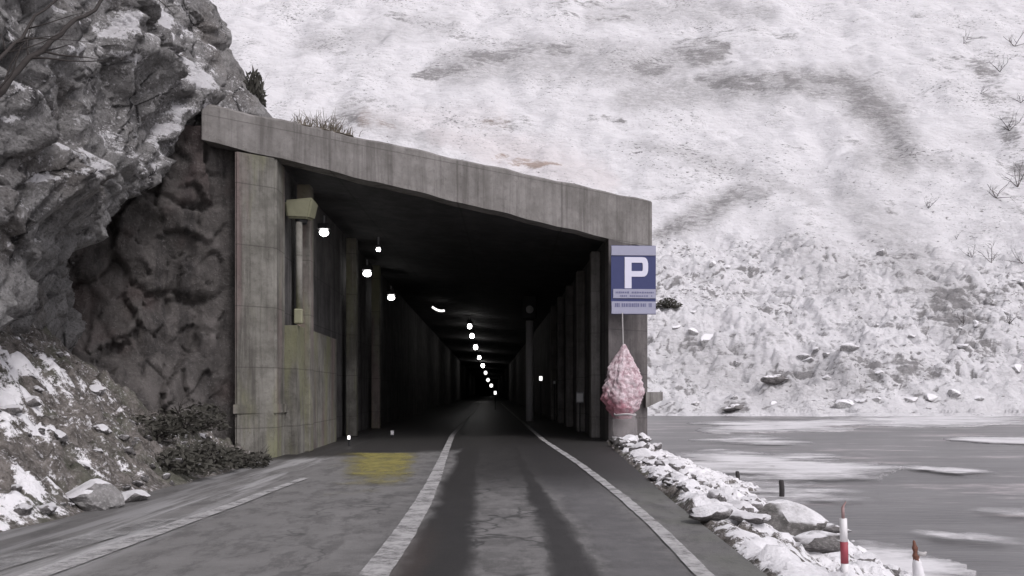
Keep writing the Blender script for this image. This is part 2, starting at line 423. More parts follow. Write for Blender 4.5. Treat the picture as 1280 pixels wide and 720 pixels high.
def m_ice():
    k = NT('snowy_ice'); p = k.pos()
    st = k.map(p, scale=(0.3, 0.6, 1)); n = k.noise(st, 0.9, 10, 0.76)
    f = k.math('ADD', k.attr('solid'), k.math('MULTIPLY', k.math('SUBTRACT', n, 0.5), 1.6))
    k.set(k.b.inputs['Alpha'], k.ramp(f, 0.18, 0.92))
    return k.out(k.mix(k.ramp(n, 0.3, 0.62), (0.42, 0.41, 0.415), (0.70, 0.685, 0.695)), 0.8, 0.2)

M = dict(
    hill=m_hill(), cliff=m_cliff(), slope=m_slope(),
    rock=m_rock('snow_capped_stone', 0.25, 0.55), dark_rock=m_rock('dark_stone', 0.75, 1.0, (0.06, 0.055, 0.055), (0.2, 0.19, 0.185)),
    hill_rock=m_rock('hill_stone', 0.15, 0.6, (0.22, 0.215, 0.215), (0.46, 0.45, 0.445)),
    beam=m_concrete('weathered_beam_concrete', (0.17, 0.16, 0.15), (0.28, 0.265, 0.253), (0.085, 0.078, 0.072), 0.6),
    pier=m_concrete('mossy_pier_concrete', (0.12, 0.115, 0.10), (0.25, 0.24, 0.215), (0.055, 0.049, 0.044), 0.75, moss=0.8, pink=0.55),
    dpier=m_concrete('damp_pier_concrete', (0.11, 0.10, 0.10), (0.17, 0.155, 0.15), (0.05, 0.045, 0.045), 0.5),
    wall=m_concrete('dark_wall_concrete', (0.08, 0.077, 0.076), (0.155, 0.148, 0.145), (0.03, 0.028, 0.028), 0.7),  # dark concrete for the walls inside the gallery
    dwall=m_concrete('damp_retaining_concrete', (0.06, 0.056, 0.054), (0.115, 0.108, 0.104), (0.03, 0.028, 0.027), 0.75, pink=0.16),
    dark_slab=m_concrete('dark_ceiling', (0.045, 0.044, 0.045), (0.08, 0.078, 0.08), (0.03, 0.03, 0.03), 0.4),  # roof and end wall coloured dark to keep the interior dim
    road=m_road(), line=m_paint('white_road_paint', (0.48, 0.47, 0.465), 0.32, 3.0, 0.45), line2=m_paint('white_road_paint_faded', (0.38, 0.375, 0.37), 0.42, 1.6, 0.5),
    yellow=m_yellow(), water=m_water(), ice=m_ice(),
    twig=m_plain('dark_bark', (0.05, 0.043, 0.04), 0.9), twig2=m_plain('grey_bark', (0.12, 0.105, 0.10), 0.9),
    leaf=m_plain('dark_winter_leaf', (0.055, 0.052, 0.042), 0.8), straw=m_plain('dry_straw', (0.22, 0.19, 0.15), 0.9),
    metal=m_plain('galvanised_steel', (0.36, 0.36, 0.37), 0.5, 0.6), dark=m_plain('dark_housing', (0.03, 0.03, 0.032), 0.5),
    blue=m_plain('blue_sign_film', (0.055, 0.066, 0.18), 0.5, var=0.2), pale=m_plain('pale_sign_film', (0.42, 0.42, 0.54), 0.5, var=0.15),
    white=m_plain('white_sign_film', (0.80, 0.79, 0.92), 0.5, var=0.06), ink=m_plain('faded_blue_ink', (0.20, 0.205, 0.34), 0.6),
    red=m_plain('red_paint', (0.36, 0.07, 0.09), 0.55), wpaint=m_plain('white_paint', (0.78, 0.76, 0.76), 0.55, var=0.1),
    faded=m_plain('faded_pink_paint', (0.36, 0.24, 0.23), 0.7), rust=m_plain('rusty_wood', (0.26, 0.12, 0.085), 0.9, var=0.6, scale=12), wood=m_plain('black_wet_wood', (0.05, 0.045, 0.045), 0.8),
    olive=m_plain('faded_yellow_enamel', (0.33, 0.325, 0.22), 0.5, var=0.4), cord=m_plain('pale_cord', (0.55, 0.53, 0.52), 0.8),
    snow=m_plain('fresh_snow', SNOW, 0.9, var=0.08), lamp=m_emit('lamp_glow', (1.0, 0.97, 0.95), 20.0), dim_emit=m_emit('dim_white_glow', (1.0, 0.97, 0.95), 1.6),
    reflector=m_plain('pale_reflector', (0.75, 0.74, 0.74), 0.25, var=0.1), wire=m_plain('pale_wire', (0.5, 0.48, 0.48), 0.5),
)
_k = NT('pink_mottle'); _p = _k.obj(); _n = _k.noise(_p, 6.0, 7, 0.75)
_sz = _k.n('ShaderNodeSeparateXYZ'); _k.set(_sz.inputs[0], _p)
_c = _k.mix(_k.ramp(_n, 0.38, 0.62), (0.46, 0.31, 0.34), (0.78, 0.67, 0.70))
_red = _k.ramp(_k.math('ADD', _k.math('ADD', _sz.outputs['Z'], _k.math('MULTIPLY', _sz.outputs['X'], 0.7)), _k.math('MULTIPLY', _n, 0.5)), 0.95, 0.35)
_c = _k.mix(_k.math('MULTIPLY', _red, 0.75), _c, (0.48, 0.16, 0.21))
_k.bump(_n, 0.8, 0.08); M['pink'] = _k.out(_c, 0.8, 0.2)

# ------------------------------------------------------------------ setting: ground, road, lake, hill, cliff
ZW = -1.6
g = np.zeros((2, 2, 3)); g[0, 0] = (-900, -300, -3); g[0, 1] = (900, -300, -3); g[1, 0] = (-900, 1200, -3); g[1, 1] = (900, 1200, -3)
tag(grid('ground', g, M['slope'], {'snow': np.zeros((2, 2))}), kind='structure')

def shoulder(y): return np.interp(y, [-40, 7, 12, 22, 27, 30, 400], [2.05, 2.08, 2.2, 2.6, 2.85, 2.85, 2.85 - 10])

# road sheet: from behind the camera to the end of the gallery
ys = np.concatenate([np.linspace(-40, 4, 23), np.linspace(5, 32, 55), np.linspace(36, 610, 120)])
us = np.linspace(0, 1, 24)
P = np.zeros((len(ys), len(us), 3))
for i, y in enumerate(ys):
    l = -5.75 if y < 19 else cline(y) - 4.2
    r = float(shoulder(y)) if y < 27 else cline(y) + 4.9
    P[i, :, 0] = l + (r - l) * us; P[i, :, 1] = y
P[..., 2] = 0.012 * fbm(P[..., 0] * 0.6, P[..., 1] * 0.25, 0, 3) * (P[..., 1] < 22)
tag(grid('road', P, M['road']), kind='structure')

def stripe(pts, w, mat, z=0.016, jag=0.015):
    pts = np.array(pts, float); y = np.arange(pts[0, 1], pts[-1, 1], 0.15)
    x = np.interp(y, pts[:, 1], pts[:, 0]); ww = np.interp(y, pts[:, 1], w if hasattr(w, '__len__') else [w] * len(pts))
    Q = np.zeros((len(y), 4, 3))
    for j, s in enumerate((-0.5, -0.2, 0.2, 0.5)):
        Q[:, j, 0] = x + ww * s + (jag * perlin(y * 2.5, j * 7.7, 3.3) if j in (0, 3) else 0); Q[:, j, 1] = y
    Q[..., 2] = z + 0.012 * fbm(Q[..., 0] * 0.6, Q[..., 1] * 0.25, 0, 3) * (Q[..., 1] < 22)
    return tag(grid('road_marking', Q, mat), kind='structure')

def road_pt(px, py):
    D = CH * F / (py - HY); return ((px - CX) * D / F, D)
mid = [(-1.12, 2.0)] + [road_pt(*q) for q in ((468, 720), (503, 672), (527, 632), (543, 600), (554, 572), (565, 545))] + [(cline(60) - 0.1, 60), (cline(120), 120)]
stripe(mid, [0.26, 0.25, 0.25, 0.24, 0.22, 0.18, 0.16, 0.14, 0.14], M['line'])
rgt = [(1.58, 2.0)] + [road_pt(*q) for q in ((878, 718), (826, 665), (778, 622), (724, 580), (680, 551))] + [(cline(60) + 2.7, 60), (cline(120) + 2.7, 120)]
stripe(rgt, [0.15, 0.15, 0.15, 0.15, 0.15, 0.15, 0.14, 0.14], M['line'])
lft = [(-4.2, 2.0)] + [road_pt(*q) for q in ((70, 712), (190, 668), (290, 633), (382, 598))]
stripe(lft, [0.24, 0.24, 0.24, 0.19, 0.13], M['line'])
lf2 = [(-5.0, 3.0)] + [road_pt(*q) for q in ((0, 705), (110, 676), (210, 650))]
stripe(lf2, [0.42, 0.50, 0.42, 0.25], M['line2'], z=0.018)
# yellow patch at the gallery mouth, fading out towards the camera
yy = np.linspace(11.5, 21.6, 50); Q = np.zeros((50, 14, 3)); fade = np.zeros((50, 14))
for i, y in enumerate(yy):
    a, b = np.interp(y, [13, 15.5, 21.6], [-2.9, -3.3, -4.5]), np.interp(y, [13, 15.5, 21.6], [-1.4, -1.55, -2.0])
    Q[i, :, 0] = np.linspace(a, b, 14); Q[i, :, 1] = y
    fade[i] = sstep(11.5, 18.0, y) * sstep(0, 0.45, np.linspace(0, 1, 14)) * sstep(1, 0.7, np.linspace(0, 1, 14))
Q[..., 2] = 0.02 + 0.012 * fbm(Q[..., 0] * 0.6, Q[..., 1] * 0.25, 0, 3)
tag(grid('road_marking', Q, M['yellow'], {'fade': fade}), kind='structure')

# lake
lx = np.linspace(-60, 420, 60); ly = np.linspace(-60, 135, 60)
P = np.zeros((60, 60, 3)); P[..., 0] = lx[None]; P[..., 1] = ly[:, None]; P[..., 2] = ZW
P[..., 0] = np.maximum(P[..., 0], 3.6)
tag(grid('lake_water', P, M['water']), kind='structure')

# lake bank between road shoulder and water
by = np.concatenate([np.arange(-10, 5, 0.5), np.arange(5, 32, 0.09), np.arange(32, 125, 0.8)]); bs = np.concatenate([np.linspace(0, 5.5, 80), [7.0, 9.0]])
P = np.zeros((len(by), len(bs), 3)); Yb = by[:, None] + 0 * bs[None]; Sb = bs[None] + 0 * by[:, None]
P[..., 0] = np.where(Yb < 27, shoulder(Yb), 3.4 + 0 * Yb) - 0.04 + Sb; P[..., 1] = Yb
prof = np.interp(bs, [0, 0.25, 0.7, 1.5, 3.0, 4.3, 5.5, 9], [-0.05, 0.0, -0.10, -0.58, -1.15, -1.62, -2.1, -3.0])
n1 = fbm(P[..., 0] * 0.8, P[..., 1] * 0.8, 2.0, 4); n2 = ridged(P[..., 0] * 1.7, P[..., 1] * 1.7, 5.0, 3)
wk, ek = worley(P[..., 0] * 2.6 + 0.3 * n1, P[..., 1] * 2.6, 13); wl, el = worley(P[..., 0] * 6.0, P[..., 1] * 6.0 + 0.3 * n2, 29)
P[..., 0] += 0.10 * fbm(Yb * 2.3, Sb, 4.0, 3) * sstep(0.6, 0.0, Sb)
P[..., 2] = prof[None] + (0.26 * n1 + 0.10 * n2 - 0.05) * sstep(0, 0.6, Sb) + (0.10 * sstep(0.0, 0.4, ek) * sstep(-0.4, 0.6, wk) + 0.045 * sstep(0.0, 0.4, el)) * sstep(0.0, 0.12, Sb)
gz = np.gradient(P[..., 2], axis=1) / np.gradient(P[..., 0], axis=1)
snow = 0.66 + 0.55 * n1 - 0.12 * np.abs(blur(gz, 1)) + 0.22 * sstep(0.05, 0.4, ek) - 0.15 + 0.25 * sstep(9.6, 8.2, Yb) - 0.5 * sstep(0.25, 0.0, Sb)
tag(grid('bank', P, M['slope'], {'snow': snow}), kind='structure')

# far hillside
tx = np.linspace(-0.40, 0.72, 820)
hd = np.concatenate([np.linspace(104, 186, 330), np.linspace(186.6, 380, 290), np.linspace(384, 400, 5)])
X = tx[None] * hd[:, None]; Y = hd[:, None] + 0 * X
base = 113 + (5 * fbm(X * 0.03, 0.3, 0.7, 3) + 3.0 * fbm(X * 0.2, 1.3, 0.7, 3)) * sstep(150, 112, Y) + 4.0 * sstep(30, -10, X)
t = Y - base
cone = 68 + 14 * fbm(X * 0.02, Y * 0.012, 0.2, 2) + 10 * np.exp(-((X - 45) / 22) ** 2)
H = np.where(t < 0, t * 0.4, np.where(t < cone, 0.47 * t, 0.47 * cone + 0.80 * (t - cone)))
ramp = sstep(0, 10, t); low = sstep(10, -15, t - cone)
lump = fbm(X * 0.06, Y * 0.06, 1.0, 3)
DX, DY = X + 6 * fbm(X * 0.03, Y * 0.03, 90.0, 3), Y + 0.10 * X + 6 * fbm(X * 0.03, Y * 0.03, 95.0, 3)
rough = ridged(X * 0.13, Y * 0.17, 3.0, 3) - 0.55; roughU = ridged(DX * 0.05, DY * 0.13, 3.0, 3) - 0.55
fine = fbm(X * 0.6, Y * 0.6, 8.0, 2); fineU = fbm(DX * 0.13, DY * 0.30, 8.0, 2)
ribs = fbm(DX * 0.03, DY * 0.11, 6.0, 3)
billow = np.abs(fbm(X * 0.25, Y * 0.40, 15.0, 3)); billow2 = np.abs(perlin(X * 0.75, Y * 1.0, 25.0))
H = H + ramp * (5.0 * lump + low * (2.4 * rough + 0.6 * fine + 2.2 * billow + 0.5 * billow2) + (1 - low) * (1.3 * roughU + 0.55 * fineU) + 2.4 * ribs)
Z = H + ZW
Z = np.where(t < 1.5, np.minimum(Z, ZW + 0.25 + 0.12 * t + 0.2 * fine), Z)
PX = CX + F * X / Y; PY = HY - F * (Z - CH) / Y
wobx, woby = 16 * fbm(PX * 0.03, PY * 0.05, 2.2, 5, 0.6), 13 * fbm(PX * 0.03, PY * 0.05, 9.2, 5, 0.6)
def dist_poly(pts, wid): return poly_mask(PX, PY, pts, wid, wobx, woby)     # a bare band on the hill's own surface
strat = fbm(X * 0.05, Y * 0.05, Z * 0.28, 5, 0.6)
gr = np.gradient(Z, axis=0) / np.gradient(Y, axis=0)
strat = (1 - low) * fbm(DX * 0.035, DY * 0.12, 3.0, 6, 0.62) + low * strat
rock_and_shade = 0.24 + 0.85 * np.maximum(strat, -0.3) + 0.22 * fbm(X * 0.022, Y * 0.022, 3.0, 3)
rock_and_shade += low * (-0.06 + 0.55 * fbm(X * 0.30, Y * 0.30, 1.0, 5, 0.65) + 0.20 * sstep(0.6, 1.8, gr) + 0.22 * fbm(X * 0.07, Y * 0.07, 31.0, 3))
rock_and_shade += (1 - low) * 0.10 * sstep(0.9, 1.7, gr)
for pts, wid, amt in (
    ([(985, 100), (1050, 104), (1090, 128), (1120, 168), (1122, 192)], [8, 13, 17, 21, 16], 0.36),
    ([(800, 85), (860, 68), (905, 64)], [16, 20, 12], 0.40), ([(520, 95), (580, 80), (640, 62), (710, 62)], [10, 12, 15, 10], 0.38),
    ([(860, 102), (990, 105)], [12, 14], 0.34), ([(738, 146), (760, 148), (788, 150)], [4, 6, 3], 0.55),
    ([(830, 292), (875, 268), (925, 243)], [8, 15, 9], 0.42), ([(440, 150), (475, 160), (530, 175)], [5, 8, 4], 0.36),
    ([(950, 490), (985, 468), (1010, 470)], [6, 12, 6], 0.55), ([(905, 512), (930, 505)], [10, 12], 0.55),
    ([(1130, 460), (1180, 462)], [9, 7], 0.5), ([(1040, 432), (1060, 436)], [7, 7], 0.45),
    ([(1190, 380), (1225, 430)], [30, 25], 0.3), ([(1215, 40), (1262, 160), (1275, 260)], [22, 20, 22], 0.28),
    ([(620, 195), (660, 205), (700, 208)], [6, 10, 5], 0.40), ([(1120, 262), (1100, 235)], [12, 10], 0.22),
    ([(880, 440), (930, 430)], [30, 25], 0.10), ([(870, 480), (890, 470)], [16, 18], 0.18)):
    rock_and_shade = rock_and_shade + amt * dist_poly(pts, wid)
rock_and_shade = rock_and_shade + low * (0.42 * sstep(0.10, 0.015, billow) + 0.22 * sstep(0.10, 0.02, billow2) - 0.12 * sstep(0.1, 0.3, billow)) * sstep(-0.4, 0.2, fbm(X * 0.1, Y * 0.1, 71.0, 3))  # bare gaps between snow clumps, coloured dark to add shading
rock_and_shade = rock_and_shade - 0.35 * sstep(2.0, 0.2, t) 
earth = np.maximum(dist_poly([(545, 168), (620, 188), (700, 205), (760, 225)], [16, 26, 30, 16]), 0.5 * dist_poly([(460, 150), (620, 150)], [14, 22]))
dirt = 0.0 * PX
for pts, wid, amt in (([(560, 85), (680, 70), (800, 85), (900, 66)], [26, 30, 34, 20], 0.75), ([(780, 125), (900, 108), (1000, 105)], [18, 30, 22], 0.8),
                      ([(980, 100), (1060, 108), (1110, 150), (1125, 195)], [20, 30, 38, 34], 1.0), ([(1080, 195), (1180, 205)], [18, 12], 0.6), ([(800, 180), (930, 215), (1020, 250)], [10, 14, 10], 0.55),
                      ([(830, 292), (875, 268), (925, 243), (960, 238)], [14, 24, 16, 8], 1.0), ([(740, 20), (860, 10), (960, 20)], [16, 20, 14], 0.55), ([(380, 60), (480, 40), (560, 30)], [14, 20, 16], 0.45),
                      ([(430, 140), (540, 178)], [16, 14], 0.6), ([(1060, 250), (1120, 300), (1200, 390)], [24, 40, 40], 0.55), ([(980, 300), (1060, 350)], [30, 40], 0.35), ([(850, 440), (960, 480), (1080, 470)], [40, 36, 30], 0.45)):
    dirt = np.maximum(dirt, amt * dist_poly(pts, wid))
tag(grid('hill', np.stack([X, Y, Z], -1), M['hill'], {'rock': rock_and_shade, 'earth': earth, 'dirt': dirt}, drop=(np.abs(X - cline(Y) - 0.4) < 5.1) & (Z < 7.5)), kind='structure')

def hill_point(px, py):       # where the view line through a photo pixel meets the hill
    j = int(np.argmin(np.abs(tx - (px - CX) / F)))
    i = int(np.argmax(PY[:, j] * (t[:, j] > 1) + 9999 * (t[:, j] <= 1) < py))
    return Vector((X[i, j], Y[i, j], Z[i, j]))

# left cliff: overhanging rock face, hollowed out below a rising edge
cy = np.concatenate([np.arange(3, 9, 0.15), np.arange(9, 27.5, 0.055), np.arange(27.5, 70, 0.8)])
cz = np.concatenate([np.arange(-0.6, 14.2, 0.06), np.arange(14.2, 26, 0.4)])
Yc = cy[:, None] + 0 * cz[None]; Zc = cz[None] + 0 * cy[:, None]
face = np.interp(cy, [3, 8, 11, 15, 19, 23, 26.2, 27.5, 31, 70], [-7.6, -6.7, -6.6, -6.9, -7.3, -7.5, -6.75, -7.4, -13, -55])[:, None] + 0 * Zc
face -= (0.30 * np.maximum(Zc - 8.0, 0) + 0.05 * np.maximum(Zc - 3, 0))
face += 0.5 * np.exp(-((Zc - 9.2) / 1.0) ** 2) * sstep(23.5, 25.5, Yc) 
face = face + 0.75 * np.exp(-((Yc - 20.6) / 1.5) ** 2 - ((Zc - 8.2) / 1.1) ** 2)
edge = np.interp(cy, [3, 11, 13, 16, 19, 21, 27, 70], [0.8, 1.9, 2.7, 4.4, 6.3, 7.5, 8.1, 8])[:, None] + 0.35 * fbm(Yc * 0.6, Zc * 0.2, 4.0, 3)
under = sstep(0.25, -0.55, Zc - edge)
rec = np.interp(cy, [3, 10, 14, 18, 27, 70], [0.6, 0.9, 1.5, 1.8, 1.9, 1.9])[:, None]
Xc = face - under * rec
ca, sa = math.cos(math.radians(42)), math.sin(math.radians(42))
A = Yc * ca + Zc * sa; B = -Yc * sa + Zc * ca        # along and across the slanting beds
big = ridged(A * 0.16, B * 0.42, 1.0, 4) - 0.5
wa_, wb_ = 0.5 * fbm(Yc * 0.7, Zc * 0.7, 50.0, 3), 0.5 * fbm(Yc * 0.7, Zc * 0.7, 60.0, 3)
w1, e1 = worley(A * 0.30 + wa_, B * 0.62 + wb_, 11); w2, e2 = worley(A * 0.85 + wa_, B * 1.7 + wb_, 57); w3, e3 = worley(A * 2.1 + 2 * wa_, B * 3.8 + 2 * wb_, 91)
led = fbm(Yc * 0.5, Zc * 1.3, 20.0, 4); fin = fbm(A * 1.6, B * 3.2, 5.0, 4)
calm = 1 - 0.6 * sstep(22.5, 24.5, Yc)
Xc = Xc + (0.36 * big + 0.22 * w1 + 0.13 * w2 * calm + 0.06 * w3 * calm) * (1 - 0.5 * under) + 0.18 * led + 0.12 * fin + 0.07 * fbm(A * 4.2, B * 6.5, 15.0, 3, 0.65) * calm
Xc -= 0.16 * sstep(0.10, 0.0, e1) + 0.07 * sstep(0.08, 0.0, e2) * calm
for (yy0, zz0, ly_, lz_, d_) in ((13.6, 5.05, 1.0, 0.16, 0.75), (18.5, 8.15, 1.5, 0.3, 0.5), (12.2, 5.6, 0.6, 0.12, 0.5), (17.0, 9.0, 0.9, 0.2, 0.5)):
    Xc += d_ * np.exp(-((Yc - yy0) / ly_) ** 2) * np.where(Zc < zz0, np.exp(-((Zc - zz0) / 0.7) ** 2), np.exp(-((Zc - zz0) / lz_) ** 2))
Yo = Yc + 0.25 * fbm(A * 0.8, B * 1.1, 30.0, 3)
dxdz = np.gradient(Xc, axis=1) / np.gradient(Zc, axis=1)
upn = blur(np.clip(-dxdz, -1.5, 3), 2)             # face leaning back: snow can lie
PXc = CX + F * Xc / Yc; PYc = HY - F * (Zc - CH) / Yc
wx, wy = 14 * fbm(A * 0.8, B * 1.2, 70.0, 4), 12 * fbm(A * 0.8, B * 1.2, 80.0, 4)
brk = fbm(A * 1.7, B * 3.4, 44.0, 4)
snow = 0.20 + 0.36 * sstep(0.2, 1.2, upn) + 0.36 * np.clip(fbm(A * 0.45, B * 1.4, 40.0, 4), -0.5, 1)
for pts, wid, amt in (([(262, 95), (232, 120), (215, 160), (190, 205)], [10, 24, 28, 14], 0.30), ([(150, 30), (190, 10), (215, 60)], [12, 20, 10], 0.33),
                      ([(40, 222), (90, 216), (132, 212)], [5, 9, 6], 0.60), ([(-10, 150), (30, 148)], [8, 6], 0.55), ([(150, 66), (190, 72)], [8, 6], 0.4),
                      ([(80, 60), (110, 62)], [8, 6], 0.4), ([(20, 45), (40, 40)], [8, 5], 0.35), ([(255, 132), (280, 136)], [7, 4], 0.6), ([(245, 192), (258, 194)], [4, 3], 0.5)):
    snow = snow + amt * poly_mask(PXc, PYc, pts, wid, wx, wy) * np.clip(0.75 + 1.3 * brk, 0, 1.5)
snow -= 0.6 * under + 0.22 * sstep(262, 290, PXc) + 0.12 * sstep(200, 300, PYc)
tag(grid('cliff', np.stack([Xc, Yo, Zc], -1), M['cliff'], {'snow': snow}, flip=True), kind='structure')

# rubble slope at the foot of the cliff
sy = np.concatenate([np.arange(-10, 6, 0.4), np.arange(6, 21, 0.06)]); ss = np.linspace(0, 5.2, 100)
Ys = sy[:, None] + 0 * ss[None]; Ss = ss[None] + 0 * sy[:, None]
toe = np.interp(sy, [-10, 9, 13, 17, 21], [-5.4, -5.4, -5.3, -5.3, -5.6])[:, None]
Xs = toe + 0.2 * fbm(Ys * 0.7, 3.0, 1.0, 3) - Ss
hgt = np.interp(ss, [0, 0.5, 1.5, 3, 5.2], [0.0, 0.26, 1.05, 2.5, 4.6])[None] * np.interp(sy, [-10, 12, 17, 20, 21], [1.05, 1.05, 0.8, 0.5, 0.4])[:, None]
r1 = ridged(Xs * 0.9, Ys * 0.9, 2.0, 4) - 0.5; r2 = fbm(Xs * 2.6, Ys * 2.6, 3.0, 4)
wc, ec = worley(Xs * 2.1 + 0.3 * r1, Ys * 2.1, 33); wd, ed = worley(Xs * 5.0, Ys * 5.0 + 0.3 * r2, 71)
Zs = hgt + (0.34 * r1 + 0.16 * r2 + 0.16 * sstep(0.0, 0.45, ec) * sstep(-0.2, 0.8, wc) + 0.07 * sstep(0.0, 0.4, ed)) * sstep(0, 0.7, Ss) - 0.03
pxs = CX + F * Xs / np.maximum(Ys, 1)
snow = 0.16 + 0.75 * fbm(Xs * 0.7, Ys * 0.7, 9.0, 5, 0.6) + 0.25 * sstep(0.1, 0.5, ec) + 0.30 * sstep(130, 20, pxs) - 0.42 * sstep(150, 235, pxs) - 0.5 * sstep(0.15, 0.0, Ss) - 0.35 * sstep(2.2, 3.4, Ss)
tag(grid('slope', np.stack([Xs, Ys, Zs], -1), M['slope'], {'snow': snow}, flip=True), kind='structure')

# mountain side above the gallery's hill-side wall
my = np.linspace(24, 130, 110); ms = np.linspace(0, 60, 60)
Xm = cline(my)[:, None] - 4.4 - ms[None]; Ym = my[:, None] + 0 * Xm
Zm = 7.2 + 0.62 * ms[None] + 1.5 * fbm(Xm * 0.12, Ym * 0.12, 2.0, 4) * sstep(0, 6, ms)[None]
tag(grid('mountain_side', np.stack([Xm, Ym, Zm], -1), M['slope'], {'snow': 0.62 + 0.3 * fbm(Xm * 0.2, Ym * 0.2, 1.0, 3)}, flip=True), kind='structure')

# ------------------------------------------------------------------ rockfall gallery
PL, PR = Vector((-5.4, 20.3)), Vector((2.92, 27.0))
def por(tt, back=0.0):        # a point on the skewed portal line, moved back along the road
    p = PL + (PR - PL) * tt; return Vector((p.x - 0.027 * back, p.y + back))
gal = empty('rockfall_gallery', (0, 0, 0))
tag(gal, 'grey concrete rockfall gallery over the road with a wide dark mouth and flat roof', 'gallery')
YE = 600.0
def zb(tt): return 6.87 + (6.18 - 6.87) * tt        # underside of the front beam
def zt(tt): return 7.78 + (7.62 - 7.78) * tt
# front beam with a slightly uneven lower lip
bm = bmesh.new()
ts = np.linspace(-0.16, 1.185, 40); rows = []
for tt in ts:
    f_, b_ = por(tt), por(tt, 0.75)
    wv = 0.03 * math.sin(tt * 23) + 0.02 * math.sin(tt * 51 + 1); z0, z1 = zb(tt) + wv * 0.5, zt(tt) + wv * 0.6
    rows.append([bm.verts.new(v) for v in ((f_.x, f_.y, z0), (f_.x, f_.y, z1 - 0.06), (f_.x - 0.02, f_.y + 0.07, z1), (b_.x, b_.y, z1), (b_.x, b_.y, z0 + 0.02))])
for a, b in zip(rows, rows[1:]):
    for i in range(5): bm.faces.new((a[i], b[i], b[(i + 1) % 5], a[(i + 1) % 5]))
bm.faces.new(rows[0]); bm.faces.new(rows[-1][::-1])
bmesh.ops.recalc_face_normals(bm, faces=bm.faces)
link('front_beam', bm_mesh('front_beam', bm), M['beam'], gal)
# roof slab behind it
bm = bmesh.new()
a, b = por(-0.09, 0.753), por(1.12, 0.753)
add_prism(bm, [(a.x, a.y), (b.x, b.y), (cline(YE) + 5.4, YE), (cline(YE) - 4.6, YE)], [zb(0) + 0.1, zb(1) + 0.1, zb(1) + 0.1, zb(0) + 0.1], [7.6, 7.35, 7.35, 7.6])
link('roof', bm_mesh('roof', bm), M['dark_slab'], gal)
# hill-side wall, with its front pier
bm = bmesh.new()
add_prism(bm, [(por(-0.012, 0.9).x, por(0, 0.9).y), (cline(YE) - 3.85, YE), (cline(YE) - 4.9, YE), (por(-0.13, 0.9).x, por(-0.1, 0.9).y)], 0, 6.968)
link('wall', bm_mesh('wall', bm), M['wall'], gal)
bm = bmesh.new()
a, b, c, d = por(-0.092), por(0.0), por(0.0, 0.9), por(-0.092, 0.9)
add_prism(bm, [(a.x, a.y), (b.x, b.y), (c.x, c.y), (d.x, d.y)], 0, zb(0) - 0.02)
bmesh.ops.bevel(bm, geom=[e for e in bm.edges if abs(e.verts[0].co.z - e.verts[1].co.z) > 3], offset=0.06, segments=2, affect='EDGES')
pier = link('pier', bm_mesh('pier', bm), M['pier'], gal); pier['label'] = 'moss stained left pier'
bm = bmesh.new()
a, b, c, d = por(-0.098), por(0.006), por(0.006, 0.9), por(-0.098, 0.9)
add_prism(bm, [(a.x + 0.04, a.y - 0.015), (b.x - 0.035, b.y - 0.015), (c.x, c.y), (d.x, d.y)], 1.02, 1.22)
link('ledge', bm_mesh('ledge', bm), M['pier'], pier)
# lower plinth and ribs down the hill-side wall
bm = bmesh.new()
p0 = por(0.0, 0.93)
add_prism(bm, [(p0.x - 0.1, p0.y), (p0.x + 0.28, p0.y), (cline(27) - 3.62, 27), (cline(27) - 3.95, 27)], 0, 3.1)
link('plinth', bm_mesh('plinth', bm), M['pier'], gal)
def post_mesh(name, sx, sy, h):
    bm = bmesh.new(); add_box(bm, (0, 0, h / 2), (sx, sy, h), bevel=0.03); return bm_mesh(name, bm)
rib = post_mesh('rib', 0.34, 0.45, 6.7)
for i in range(3):
    y = 22.4 + i * 6.5 + (1.2 if i else 0)
    o = link('rib', rib, M['pier'] if i < 1 else M['wall'], gal); o.location = (cline(y) - 3.62, y, 0); o.rotation_euler.z = 0.027
# lake-side wall, front pier, ribs
bm = bmesh.new()
q = por(1.0, 0.8)
add_prism(bm, [(cline(q.y) + 4.68, q.y), (cline(q.y) + 5.5, q.y + 1.0), (cline(YE) + 5.4, YE), (cline(YE) + 4.68, YE)], 0, 6.275)
link('wall', bm_mesh('wall', bm), M['wall'], gal)
bm = bmesh.new()
a, b, c, d = por(1.003), por(1.165), por(1.165, 1.1), por(1.003, 0.79)
add_prism(bm, [(a.x, a.y), (b.x, b.y), (c.x, c.y), (d.x, d.y)], -1.9, [zb(1) - 0.01, zb(1.17) - 0.01, zb(1.17) - 0.01, zb(1) - 0.01])
pr = link('pier', bm_mesh('pier', bm), M['dpier'], gal); pr['label'] = 'dark right pier behind the sign'
bm = bmesh.new()
k0 = at(806, 503, 28.0)
add_prism(bm, [(k0.x, k0.y - 0.25), (k0.x + 0.62, k0.y + 0.3), (k0.x + 0.62, k0.y + 0.75), (k0.x, k0.y + 0.5)], [1.0, 1.25, 1.25, 1.0], 1.5)
link('corbel', bm_mesh('corbel', bm), M['beam'], pr)
rib2 = post_mesh('rib', 0.3, 0.5, 6.1)
for i in range(5):
    y = 29.2 + i * 4.6
    o = link('rib', rib2, M['beam'] if i < 5 else M['wall'], gal); o.location = (cline(y) + 4.52, y, 0); o.rotation_euler.z = 0.027
bm = bmesh.new(); add_box(bm, (cline(YE) + 0.4, YE + 0.3, 3.5), (14, 0.5, 8)); link('end_wall', bm_mesh('end_wall', bm), M['dark_slab'], gal)
